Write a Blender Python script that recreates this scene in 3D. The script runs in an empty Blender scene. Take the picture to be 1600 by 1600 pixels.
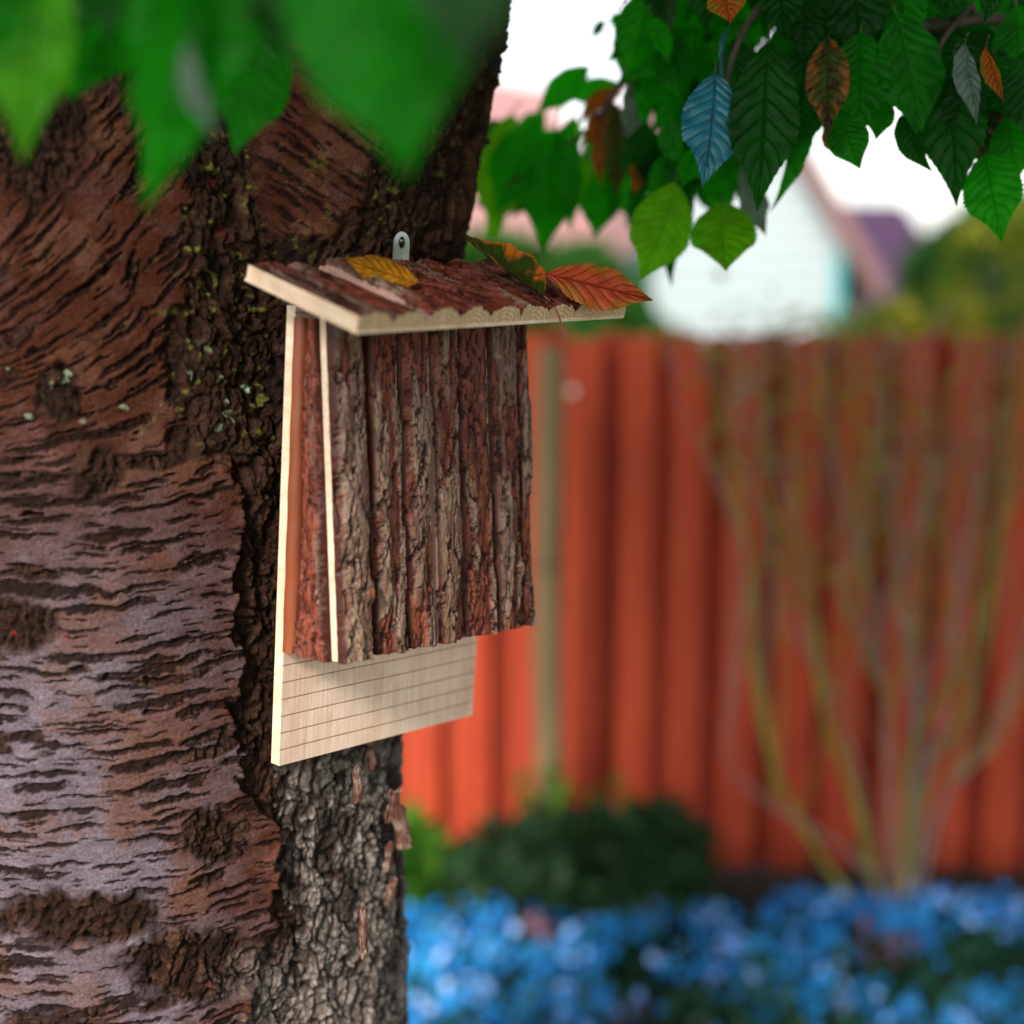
import bpy, bmesh, math, random
import numpy as np
from mathutils import Vector, Matrix
R = math.radians
rng = random.Random(7)
scn = bpy.context.scene
COL = scn.collection

# ------------------------------------------------------------------ camera, world, sun, exposure
CZ = 1.80                       # height of the lens above the lawn
FPX = 2200.14                   # focal length in pixels of a 1600 px wide picture
PITCH = 0.18484
cam_d = bpy.data.cameras.new('camera')
cam = bpy.data.objects.new('camera', cam_d); COL.objects.link(cam)
cam.location = (0, 0, CZ); cam.rotation_euler = (R(90) - PITCH, 0, 0)
cam_d.sensor_width = 36; cam_d.lens = 36 * FPX / 1600
cam_d.clip_start = 0.05; cam_d.clip_end = 500
cam_d.dof.use_dof = True; cam_d.dof.focus_distance = 1.28
cam_d.dof.aperture_fstop = 1.5; cam_d.dof.aperture_blades = 0
scn.camera = cam

SUN_EL, SUN_AZ = 36, 203        # azimuth in degrees clockwise from +Y: behind the camera, to the left
world = bpy.data.worlds.new('World'); scn.world = world; world.use_nodes = True
nt = world.node_tree; nt.nodes.clear()
sky = nt.nodes.new('ShaderNodeTexSky'); sky.sky_type = 'NISHITA'; sky.sun_disc = False
sky.sun_elevation = R(SUN_EL); sky.sun_rotation = R(SUN_AZ); sky.dust_density = 1.0; sky.air_density = 1.0
hsv = nt.nodes.new('ShaderNodeHueSaturation'); hsv.inputs['Saturation'].default_value = 0.30; hsv.inputs['Value'].default_value = 1.2
bg = nt.nodes.new('ShaderNodeBackground'); bg.inputs['Strength'].default_value = 0.13
wo = nt.nodes.new('ShaderNodeOutputWorld')
nt.links.new(sky.outputs[0], hsv.inputs['Color']); nt.links.new(hsv.outputs[0], bg.inputs[0]); nt.links.new(bg.outputs[0], wo.inputs[0])

sd = bpy.data.lights.new('sun', 'SUN'); sun = bpy.data.objects.new('sun', sd); COL.objects.link(sun)
sd.energy = 3.6; sd.angle = R(14); sd.color = (1.0, 0.93, 0.82)
_d = Vector((math.sin(R(SUN_AZ)) * math.cos(R(SUN_EL)), math.cos(R(SUN_AZ)) * math.cos(R(SUN_EL)), math.sin(R(SUN_EL))))
sun.rotation_euler = _d.to_track_quat('Z', 'Y').to_euler(); sun.location = (-3, -3, 8)

scn.render.engine = 'CYCLES'
vs = scn.view_settings; vs.view_transform = 'Standard'; vs.look = 'None'; vs.gamma = 1; vs.use_curve_mapping = False
vs.exposure = 0.85
scn.cycles.max_bounces = 6; scn.cycles.transparent_max_bounces = 8

# ------------------------------------------------------------------ helpers
CP, SP = math.cos(PITCH), math.sin(PITCH)
def at(u, v, d):
    """point of the place seen at picture position (u, v), d metres in front of the lens"""
    a, b = (u - 800) / FPX, (800 - v) / FPX
    return Vector((a * d, (CP + b * SP) * d, CZ + (-SP + b * CP) * d))
def project(x, y, z):
    z = z - CZ
    d = y * CP - z * SP; v = z * CP + y * SP
    return 800 + FPX * x / d, 800 - FPX * v / d
def tag(o, label=None, cat=None, group=None, kind=None):
    if label: o['label'] = label
    if cat: o['category'] = cat
    if group: o['group'] = group
    if kind: o['kind'] = kind
    return o
def empty(name, loc=(0, 0, 0), **k):
    o = bpy.data.objects.new(name, None); COL.objects.link(o); o.location = loc; o.empty_display_size = .1
    return tag(o, **k)
def link(name, me, parent=None, loc=None, mats=None):
    if mats:
        for m in (mats if isinstance(mats, (list, tuple)) else [mats]): me.materials.append(m)
    o = bpy.data.objects.new(name, me); COL.objects.link(o)
    if parent is not None: o.parent = parent
    if loc is not None: o.location = loc
    return o
def mesh_np(name, V, F, smooth=True, mat_idx=None):
    """V (n,3), F (m,4) quads or (m,3) tris"""
    me = bpy.data.meshes.new(name)
    V = np.asarray(V, np.float32); F = np.asarray(F, np.int32); k = F.shape[1]
    me.vertices.add(len(V)); me.vertices.foreach_set('co', V.ravel())
    me.loops.add(F.size); me.loops.foreach_set('vertex_index', F.ravel())
    me.polygons.add(len(F)); me.polygons.foreach_set('loop_start', np.arange(0, F.size, k, dtype=np.int32))
    if mat_idx is not None: me.polygons.foreach_set('material_index', np.asarray(mat_idx, np.int32))
    me.polygons.foreach_set('use_smooth', np.full(len(F), smooth, bool))
    me.update(calc_edges=True); me.validate()
    return me
def set_col(me, C, name='albedo'):
    a = me.color_attributes.new(name, 'FLOAT_COLOR', 'POINT')
    C = np.asarray(C, np.float32)
    if C.shape[1] == 3: C = np.hstack([C, np.ones((len(C), 1), np.float32)])
    a.data.foreach_set('color', C.ravel())
def grid_faces(nu, nv, closed=False):
    """vertex index = j*nu + i"""
    i = np.arange(nu if closed else nu - 1); j = np.arange(nv - 1)
    I, J = np.meshgrid(i, j); I2 = (I + 1) % nu
    return np.stack([J * nu + I, J * nu + I2, (J + 1) * nu + I2, (J + 1) * nu + I], -1).reshape(-1, 4)

# --- vector noise
def _h(ix, iy, iz, seed):
    h = (ix.astype(np.uint32) * np.uint32(374761393) + iy.astype(np.uint32) * np.uint32(668265263)
         + iz.astype(np.uint32) * np.uint32(2147483647 - 1234567) + np.uint32(seed * 7919 + 13))
    h = (h ^ (h >> np.uint32(13))) * np.uint32(1274126177)
    h = h ^ (h >> np.uint32(16)); h = h * np.uint32(2246822519); h = h ^ (h >> np.uint32(15))
    return (h & np.uint32(0xFFFFFF)).astype(np.float32) / 16777215.0
def vnoise(x, y, z=None, seed=0):
    x = np.asarray(x, np.float32); y = np.asarray(y, np.float32)
    xi = np.floor(x).astype(np.int64); yi = np.floor(y).astype(np.int64)
    fx = x - xi; fy = y - yi; fx = fx * fx * (3 - 2 * fx); fy = fy * fy * (3 - 2 * fy)
    if z is None:
        zi = np.zeros_like(xi)
        a = _h(xi, yi, zi, seed); b = _h(xi + 1, yi, zi, seed); c = _h(xi, yi + 1, zi, seed); d = _h(xi + 1, yi + 1, zi, seed)
        return ((a * (1 - fx) + b * fx) * (1 - fy) + (c * (1 - fx) + d * fx) * fy) * 2 - 1
def fbm(x, y, oct=4, seed=0, gain=.5):
    s = 0; a = 1; t = 0
    for k in range(oct):
        s = s + a * vnoise(x * 2 ** k + 17.3 * k, y * 2 ** k - 9.1 * k, None, seed + k); t += a; a *= gain
    return s / t
def worley(x, y, seed=0):
    """F1, F2, cell id of 2-D cells"""
    x = np.asarray(x, np.float32); y = np.asarray(y, np.float32)
    xi = np.floor(x).astype(np.int64); yi = np.floor(y).astype(np.int64); z = np.zeros_like(xi)
    f1 = np.full(x.shape, 9., np.float32); f2 = f1.copy(); cid = np.zeros(x.shape, np.float32)
    for dx in (-1, 0, 1):
        for dy in (-1, 0, 1):
            cx, cy = xi + dx, yi + dy
            d = np.hypot(cx + _h(cx, cy, z, seed) - x, cy + _h(cx, cy, z, seed + 51) - y)
            m = d < f1
            f2 = np.where(m, f1, np.minimum(f2, d)); cid = np.where(m, _h(cx, cy, z, seed + 99), cid); f1 = np.where(m, d, f1)
    return f1, f2, cid
def sst(a, b, x):
    t = np.clip((x - a) / (b - a), 0, 1); return t * t * (3 - 2 * t)
def mixc(A, B, m):
    A = np.asarray(A, np.float32); B = np.asarray(B, np.float32)
    if A.ndim == 1: A = A[None, :]
    if B.ndim == 1: B = B[None, :]
    return A * (1 - m[:, None]) + B * m[:, None]
def terr(x, n, w=.2):
    y = x * n; f = np.floor(y); return (f + sst(.5 - w, .5 + w, y - f)) / n
def lens_marks(u, s, seed, cu, cs, L, h, keep=.7):
    """lens-shaped marks scattered in rows; returns the strongest value at each point"""
    best = np.full(u.shape, -9., np.float32)
    j0 = np.floor(s / cs).astype(np.int64)
    for dj in (-1, 0, 1):
        j = j0 + dj; zz = np.zeros_like(j); sh = _h(j, zz, zz, seed) * cu
        i0 = np.floor((u + sh) / cu).astype(np.int64)
        for di in (-1, 0, 1):
            i = i0 + di
            r1, r2, r3, r4 = (_h(i, j, zz, seed + q) for q in (1, 2, 3, 4))
            cu_ = (i + .15 + .7 * r1) * cu - sh; cs_ = (j + .2 + .6 * r2) * cs
            ln = L * (.3 + r3); hh = h * (.45 + .9 * r4) * (.6 + .5 * r3)
            v = 1 - ((u - cu_) / ln) ** 2 - ((s - cs_) / hh) ** 2
            best = np.maximum(best, np.where(_h(i, j, zz, seed + 9) < keep, v, -9))
    return best

# --- materials
def mat(name, col=(.5, .5, .5), rough=.6, spec=.5, metal=0.0):
    m = bpy.data.materials.new(name); m.use_nodes = True
    b = m.node_tree.nodes['Principled BSDF']
    b.inputs['Base Color'].default_value = (*col, 1); b.inputs['Roughness'].default_value = rough
    b.inputs['Specular IOR Level'].default_value = spec; b.inputs['Metallic'].default_value = metal
    return m
def N(m, t, **kw):
    n = m.node_tree.nodes.new(t)
    for k, v in kw.items(): setattr(n, k, v)
    return n
def L_(m, a, b): m.node_tree.links.new(a, b)
def B_(m): return m.node_tree.nodes['Principled BSDF']
def noise_node(m, scale, detail=6, coord='Object', stretch=(1, 1, 1), rough=.6):
    tc = N(m, 'ShaderNodeTexCoord'); mp = N(m, 'ShaderNodeMapping'); mp.inputs['Scale'].default_value = stretch
    n = N(m, 'ShaderNodeTexNoise'); n.inputs['Scale'].default_value = scale; n.inputs['Detail'].default_value = detail
    n.inputs['Roughness'].default_value = rough
    L_(m, tc.outputs[coord], mp.inputs[0]); L_(m, mp.outputs[0], n.inputs['Vector'])
    return n
def ramp(m, src, stops):
    r = N(m, 'ShaderNodeValToRGB'); e = r.color_ramp.elements
    while len(e) < len(stops): e.new(.5)
    for k, (p, c) in enumerate(stops): e[k].position = p; e[k].color = (*c, 1)
    L_(m, src, r.inputs[0]); return r
def bump(m, src, strength=.3, dist=.002):
    b = N(m, 'ShaderNodeBump'); b.inputs['Strength'].default_value = strength; b.inputs['Distance'].default_value = dist
    L_(m, src, b.inputs['Height']); L_(m, b.outputs[0], B_(m).inputs['Normal']); return b
def mottled(name, stops, scale, rough=.7, stretch=(1, 1, 1), bs=.3, bd=.002, detail=6, spec=.4):
    m = mat(name, rough=rough, spec=spec); n = noise_node(m, scale, detail, stretch=stretch)
    r = ramp(m, n.outputs['Fac'], stops); L_(m, r.outputs[0], B_(m).inputs['Base Color']); bump(m, n.outputs['Fac'], bs, bd)
    return m
def attr_mat(name, rough=.7, spec=.4, nscale=400, bs=.5, bd=.0008, var=.35):
    """base colour baked per vertex, broken up by fine procedural grain"""
    m = mat(name, rough=rough, spec=spec)
    a = N(m, 'ShaderNodeVertexColor', layer_name='albedo')
    n = noise_node(m, nscale, 8, rough=.7)
    mr = N(m, 'ShaderNodeMapRange'); mr.inputs['To Min'].default_value = 1 - var; mr.inputs['To Max'].default_value = 1 + var
    mr.inputs['From Min'].default_value = .25; mr.inputs['From Max'].default_value = .75
    L_(m, n.outputs['Fac'], mr.inputs[0])
    mx = N(m, 'ShaderNodeVectorMath', operation='SCALE'); L_(m, a.outputs[0], mx.inputs[0]); L_(m, mr.outputs[0], mx.inputs['Scale'])
    L_(m, mx.outputs[0], B_(m).inputs['Base Color'])
    mr2 = N(m, 'ShaderNodeMapRange'); mr2.inputs['To Min'].default_value = rough - .22; mr2.inputs['To Max'].default_value = min(1, rough + .2)
    L_(m, n.outputs['Fac'], mr2.inputs[0]); L_(m, mr2.outputs[0], B_(m).inputs['Roughness'])
    bump(m, n.outputs['Fac'], bs, bd)
    return m

M = {}
M['bark'] = attr_mat('cherry_bark', rough=.72, spec=.09, nscale=340, bs=1.0, bd=.0030, var=.6)
M['slab_bark'] = attr_mat('slab_bark', rough=.5, spec=.22, nscale=420, bs=.35, bd=.0006, var=.3)
M['fence'] = mottled('fence_stain', [(.25, (.28, .028, .008)), (.5, (.44, .050, .015)), (.8, (.54, .085, .028))], 6, .75, (8, 8, .6), .3, .002)
M['fence_back'] = mottled('fence_stain_shaded', [(.25, (.20, .018, .006)), (.8, (.38, .038, .012))], 6, .8, (8, 8, .6), .3, .002)  # darker copy of the stain: gap shade painted into back boards and posts
M['olive_post'] = mottled('weathered_post', [(.3, (.14, .10, .045)), (.7, (.25, .17, .08))], 8, .8, (3, 3, .5))
M['soil'] = mottled('soil', [(.3, (.018, .010, .008)), (.7, (.06, .035, .025))], 30, .95, bs=.8, bd=.02)
M['grass'] = mottled('lawn', [(.3, (.02, .05, .008)), (.7, (.05, .11, .02))], 20, .9, bs=.8, bd=.02)
M['metal'] = mat('zinc_plate', (.62, .66, .64), .3, .5, 1.0)
M['screw'] = mat('screw_steel', (.18, .17, .15), .4, .5, 1.0)

# sawn pine: warm cream with fine grain that runs up the board
def pine(name, c0, c1, stretch, scale=60, rough=.6):
    m = mat(name, rough=rough, spec=.35)
    n = noise_node(m, scale, 5, stretch=stretch); n2 = noise_node(m, 9, 3, stretch=(stretch[0] ** .5, 1, stretch[2] ** .5))
    r = ramp(m, n.outputs['Fac'], [(.3, c0), (.65, c1)])
    r2 = ramp(m, n2.outputs['Fac'], [(.35, (.78, .62, .50)), (.6, (1, 1, 1))])
    mx = N(m, 'ShaderNodeMix', data_type='RGBA', blend_type='MULTIPLY'); mx.inputs['Factor'].default_value = .55
    L_(m, r.outputs[0], mx.inputs['A']); L_(m, r2.outputs[0], mx.inputs['B'])
    n3 = noise_node(m, 260, 3, stretch=(1, 1, .6)); r3 = ramp(m, n3.outputs['Fac'], [(.27, (.28, .16, .10)), (.34, (1, 1, 1))])
    n4 = noise_node(m, 22, 5); r4 = ramp(m, n4.outputs['Fac'], [(.30, (.66, .55, .46)), (.48, (1, 1, 1))])
    mx2 = N(m, 'ShaderNodeMix', data_type='RGBA', blend_type='MULTIPLY'); mx2.inputs['Factor'].default_value = .8
    mx3 = N(m, 'ShaderNodeMix', data_type='RGBA', blend_type='MULTIPLY'); mx3.inputs['Factor'].default_value = .5
    L_(m, mx.outputs['Result'], mx2.inputs['A']); L_(m, r3.outputs[0], mx2.inputs['B']); L_(m, mx2.outputs['Result'], mx3.inputs['A']); L_(m, r4.outputs[0], mx3.inputs['B'])
    L_(m, mx3.outputs['Result'], B_(m).inputs['Base Color'])
    bump(m, n.outputs['Fac'], .25, .0006); return m
M['pine'] = pine('sawn_pine', (.72, .48, .37), (.88, .68, .57), (6, 6, .25))
M['pine_edge'] = pine('sawn_pine_edge', (.70, .50, .36), (.86, .69, .54), (1, .3, 1), 90)
M['kerf'] = mat('saw_cut', (.52, .28, .18), .9)
M['redwood'] = mottled('stripped_stem', [(.3, (.15, .030, .010)), (.6, (.30, .075, .026)), (.8, (.42, .14, .05))], 14, .38, (2, 2, .2), .25, .0008)
def ring_mat(name):
    m = mat(name, rough=.7, spec=.3)
    tc = N(m, 'ShaderNodeTexCoord'); mp = N(m, 'ShaderNodeMapping'); mp.inputs['Location'].default_value = (0, 0, .004)
    mp.inputs['Scale'].default_value = (1, 0, 1)
    w = N(m, 'ShaderNodeTexWave', wave_type='RINGS', rings_direction='SPHERICAL'); w.inputs['Scale'].default_value = 85
    w.inputs['Distortion'].default_value = 4; w.inputs['Detail'].default_value = 2; w.inputs['Detail Scale'].default_value = 1.5
    L_(m, tc.outputs['Object'], mp.inputs[0]); L_(m, mp.outputs[0], w.inputs[0])
    r = ramp(m, w.outputs['Fac'], [(.1, (.44, .25, .14)), (.5, (.60, .39, .25)), (1, (.66, .46, .31))])
    L_(m, r.outputs[0], B_(m).inputs['Base Color']); bump(m, w.outputs['Fac'], .2, .0004); return m
M['rings'] = ring_mat('pine_end_grain')

def leaf_mat(name, front, vein, trans, edge=None, spots=None, tw=.5, rough=.5, spec=.2):
    """leaf with midrib and side veins laid out in the leaf's own UV (x across -1..1 mapped to 0..1, y along)"""
    m = bpy.data.materials.new(name); m.use_nodes = True; nd = m.node_tree.nodes; b = nd['Principled BSDF']
    uv = N(m, 'ShaderNodeUVMap'); sp = N(m, 'ShaderNodeSeparateXYZ'); L_(m, uv.outputs[0], sp.inputs[0])
    def mth(op, a, b_=None, c=None):
        n = N(m, 'ShaderNodeMath', operation=op)
        for k, v in enumerate((a, b_, c)):
            if v is None: continue
            if isinstance(v, (int, float)): n.inputs[k].default_value = v
            else: L_(m, v, n.inputs[k])
        return n.outputs[0]
    ax = mth('ABSOLUTE', mth('SUBTRACT', sp.outputs['X'], .5))           # 0..0.5
    oi = N(m, 'ShaderNodeObjectInfo')
    ph = mth('SUBTRACT', mth('ADD', mth('MULTIPLY', sp.outputs['Y'], mth('ADD', 7.5, mth('MULTIPLY', oi.outputs['Random'], 3.5))), oi.outputs['Random']), mth('MULTIPLY', ax, 3.6))
    fr = mth('ABSOLUTE', mth('SUBTRACT', mth('FRACT', ph), .5))           # 0 at the vein
    v1 = mth('SUBTRACT', 1.0, mth('MINIMUM', mth('MULTIPLY', fr, 9.0), 1.0))
    v2 = mth('SUBTRACT', 1.0, mth('MINIMUM', mth('MULTIPLY', ax, 26.0), 1.0))
    vv = mth('MAXIMUM', mth('MULTIPLY', v1, .38), v2)
    n = N(m, 'ShaderNodeTexNoise'); n.inputs['Scale'].default_value = 5; n.inputs['Detail'].default_value = 6
    ad = N(m, 'ShaderNodeVectorMath', operation='ADD')
    tc = N(m, 'ShaderNodeTexCoord'); L_(m, tc.outputs['Object'], ad.inputs[0]); L_(m, oi.outputs['Location'], ad.inputs[1]); L_(m, ad.outputs[0], n.inputs['Vector'])
    def mix(fac, a, b_, bt='MIX'):
        x = N(m, 'ShaderNodeMix', data_type='RGBA', blend_type=bt)
        for key, v in (('Factor', fac), ('A', a), ('B', b_)):
            if isinstance(v, (int, float)): x.inputs[key].default_value = v
            elif isinstance(v, tuple): x.inputs[key].default_value = (*v, 1)
            else: L_(m, v, x.inputs[key])
        return x.outputs['Result']
    rr = ramp(m, n.outputs['Fac'], [(.4, (0, 0, 0)), (.62, (1, 1, 1))])
    base = mix(mth('MULTIPLY', rr.outputs[0], .6), front, tuple(c * .45 for c in front))
    tr = mix(mth('MULTIPLY', rr.outputs[0], .4), trans, tuple(c * .5 for c in trans))
    if edge:
        em = mth('ADD', mth('MULTIPLY', ax, 1.7), mth('MULTIPLY', mth('SUBTRACT', n.outputs['Fac'], .5), 2.2))
        er = ramp(m, em, [(.45, (0, 0, 0)), (.75, (1, 1, 1))]).outputs[0]
        base = mix(er, base, edge); tr = mix(er, tr, edge)
    if spots:
        n3 = N(m, 'ShaderNodeTexNoise'); n3.inputs['Scale'].default_value = 9; n3.inputs['Detail'].default_value = 4; L_(m, ad.outputs[0], n3.inputs['Vector'])
        sr = ramp(m, n3.outputs['Fac'], [(.56, (0, 0, 0)), (.62, (1, 1, 1))]).outputs[0]
        base = mix(sr, base, spots); tr = mix(sr, tr, spots)
    base = mix(mth('MULTIPLY', vv, .45), base, vein)
    L_(m, base, b.inputs['Base Color']); b.inputs['Roughness'].default_value = rough; b.inputs['Specular IOR Level'].default_value = spec
    t = N(m, 'ShaderNodeBsdfTranslucent'); L_(m, mix(mth('MULTIPLY', vv, .5), tr, tuple(c * .6 for c in trans)), t.inputs[0])
    ms = N(m, 'ShaderNodeMixShader'); ms.inputs[0].default_value = tw
    L_(m, b.outputs[0], ms.inputs[1]); L_(m, t.outputs[0], ms.inputs[2])
    L_(m, ms.outputs[0], nd['Material Output'].inputs['Surface'])
    bp = N(m, 'ShaderNodeBump'); bp.inputs['Strength'].default_value = .8; bp.inputs['Distance'].default_value = .004; bp.invert = True
    L_(m, mth('ADD', mth('SUBTRACT', vv, mth('MULTIPLY', fr, .6)), mth('MULTIPLY', n.outputs['Fac'], .8)), bp.inputs['Height']); L_(m, bp.outputs[0], b.inputs['Normal']); L_(m, bp.outputs[0], t.inputs['Normal'])
    return m
M['leaf_green'] = leaf_mat('leaf_green', (.005, .14, .002), (.012, .18, .006), (.020, .62, .003), tw=.55)
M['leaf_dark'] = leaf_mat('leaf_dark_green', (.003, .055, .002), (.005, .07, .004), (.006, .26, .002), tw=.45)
M['leaf_bright'] = leaf_mat('leaf_bright_green', (.03, .24, .002), (.06, .28, .01), (.20, .80, .004), tw=.65)
M['leaf_blue'] = leaf_mat('leaf_painted_sheen', (.02, .17, .24), (.006, .05, .06), (.01, .14, .10), tw=.15, rough=.35, spec=.5)  # sky's reflection on the leaf painted in as blue
M['leaf_orange'] = leaf_mat('leaf_orange', (.42, .10, .012), (.25, .05, .01), (.6, .15, .01), edge=(.30, .16, .01), tw=.45)
M['leaf_brown'] = leaf_mat('leaf_spotted_brown', (.05, .07, .012), (.10, .08, .02), (.10, .14, .01), edge=(.25, .09, .015), spots=(.05, .015, .01), tw=.3)
M['leaf_pale'] = leaf_mat('leaf_pale_underside', (.16, .22, .19), (.28, .32, .28), (.10, .2, .08), tw=.3)
M['fallen_yellow'] = leaf_mat('fallen_yellow', (.60, .24, .008), (.5, .15, .006), (.6, .25, .01), spots=(.38, .13, .01), tw=.25, rough=.45)
M['fallen_orange'] = leaf_mat('fallen_orange', (.40, .055, .018), (.24, .02, .008), (.4, .05, .01), edge=(.30, .10, .012), tw=.2, rough=.45)
M['fallen_mixed'] = leaf_mat('fallen_red_green', (.03, .055, .006), (.35, .12, .02), (.1, .1, .01), edge=(.50, .13, .015), tw=.2, rough=.4)
M['fallen_dark'] = leaf_mat('fallen_dark_green', (.02, .06, .01), (.05, .08, .02), (.05, .08, .01), spots=(.06, .02, .01), tw=.15, rough=.4)
M['leaf_dull'] = leaf_mat('leaf_dull_green', (.02, .075, .02), (.04, .10, .04), (.03, .16, .03), tw=.4)
M['petiole'] = mat('petiole', (.10, .05, .02), .5)
M['petiole_red'] = mat('petiole_red', (.22, .02, .02), .4)
M['petiole_green'] = mat('petiole_green', (.05, .10, .015), .5)
M['twig'] = mottled('twig_bark', [(.3, (.03, .018, .014)), (.7, (.10, .07, .055))], 60, .8, bs=.5, bd=.001)

# ------------------------------------------------------------------ ground
def sheet(name, x0, x1, y0, y1, z, m, n=2):
    xs = np.linspace(x0, x1, n); ys = np.linspace(y0, y1, n); X, Y = np.meshgrid(xs, ys)
    V = np.stack([X.ravel(), Y.ravel(), np.full(X.size, z)], -1)
    if n > 2: V[:, 2] += .02 * (1 + fbm(V[:, 0] * 4, V[:, 1] * 4, 4, 5))
    return tag(link(name, mesh_np(name, V, grid_faces(n, n)), mats=m), kind='structure')
sheet('ground', -150, 150, -60, 300, 0, M['grass'])
sheet('garden_bed', -4.5, 4.5, 1.9, 4.15, .006, M['soil'], 60)

# ------------------------------------------------------------------ cherry tree: trunk of two fused limbs
def interp(keys, z):
    K = np.array(keys, float); return [np.interp(z, K[:, 0], K[:, c]) for c in range(1, K.shape[1])]
MAIN = [(-1.85, -.40, 1.43, .31), (-1.3, -.40, 1.415, .245), (-.9, -.40, 1.405, .225), (-.5, -.40, 1.40, .22), (0, -.42, 1.40, .215),
        (.25, -.47, 1.42, .20), (.6, -.60, 1.46, .175), (1.2, -.92, 1.55, .13), (1.9, -1.25, 1.7, .08)]
LIMB = [(-1.85, -.26, 1.44, .20), (-1.3, -.235, 1.40, .145), (-.9, -.238, 1.395, .13), (-.5, -.243, 1.387, .124), (-.25, -.232, 1.41, .135), (0, -.203, 1.455, .155),
        (.11, -.185, 1.465, .155), (.235, -.16, 1.48, .155), (.6, -.07, 1.52, .14), (1.2, .12, 1.62, .11), (1.9, .40, 1.8, .075)]
def smooth_keys(keys, z):
    """interpolate with a little smoothing so the trunk bends softly"""
    out = 0
    for d, w in ((-.08, .25), (0, .5), (.08, .25)): out = out + w * np.array(interp(keys, z + d))
    return out
def tube_grid(keys, other, nph, nz, right_side):
    ph = np.concatenate([np.linspace(-math.pi, -1.72, max(6, nph // 24))[:-1], np.linspace(-1.72, 1.72, nph), np.linspace(1.72, math.pi, max(6, nph // 24))[1:-1]])
    z = np.concatenate([np.linspace(-1.85, -.98, 60)[:-1], np.linspace(-.98, .38, nz), np.linspace(.38, 1.9, 70)[1:]])
    cx, cy, r = smooth_keys(keys, z); ox, oy, orr = smooth_keys(other, z)
    PH, Z = np.meshgrid(ph, z); C = lambda a: np.broadcast_to(a[:, None], PH.shape)
    cxx, cyy, rr, oxx, oyy, orr = map(C, (cx, cy, r, ox, oy, orr))
    n = np.hypot(cxx, cyy); tx, ty = -cxx / n, -cyy / n; rx, ry = -ty, tx      # toward the lens, and to its right
    dx = np.cos(PH) * tx + np.sin(PH) * rx; dy = np.cos(PH) * ty + np.sin(PH) * ry
    lump = 1 + .035 * fbm(PH * 1.3 + 5, Z * 3.0, 3, 40 + right_side)
    rad = rr * lump
    px, py = cxx + dx * rad, cyy + dy * rad
    d_o = np.hypot(px - oxx, py - oyy) - orr
    fil = np.exp(-(d_o / .028) ** 2) * .012
    rad = rad + fil
    px, py = cxx + dx * rad, cyy + dy * rad
    return ph, z, PH, Z, rad, rr, px, py, dx, dy, d_o
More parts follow.
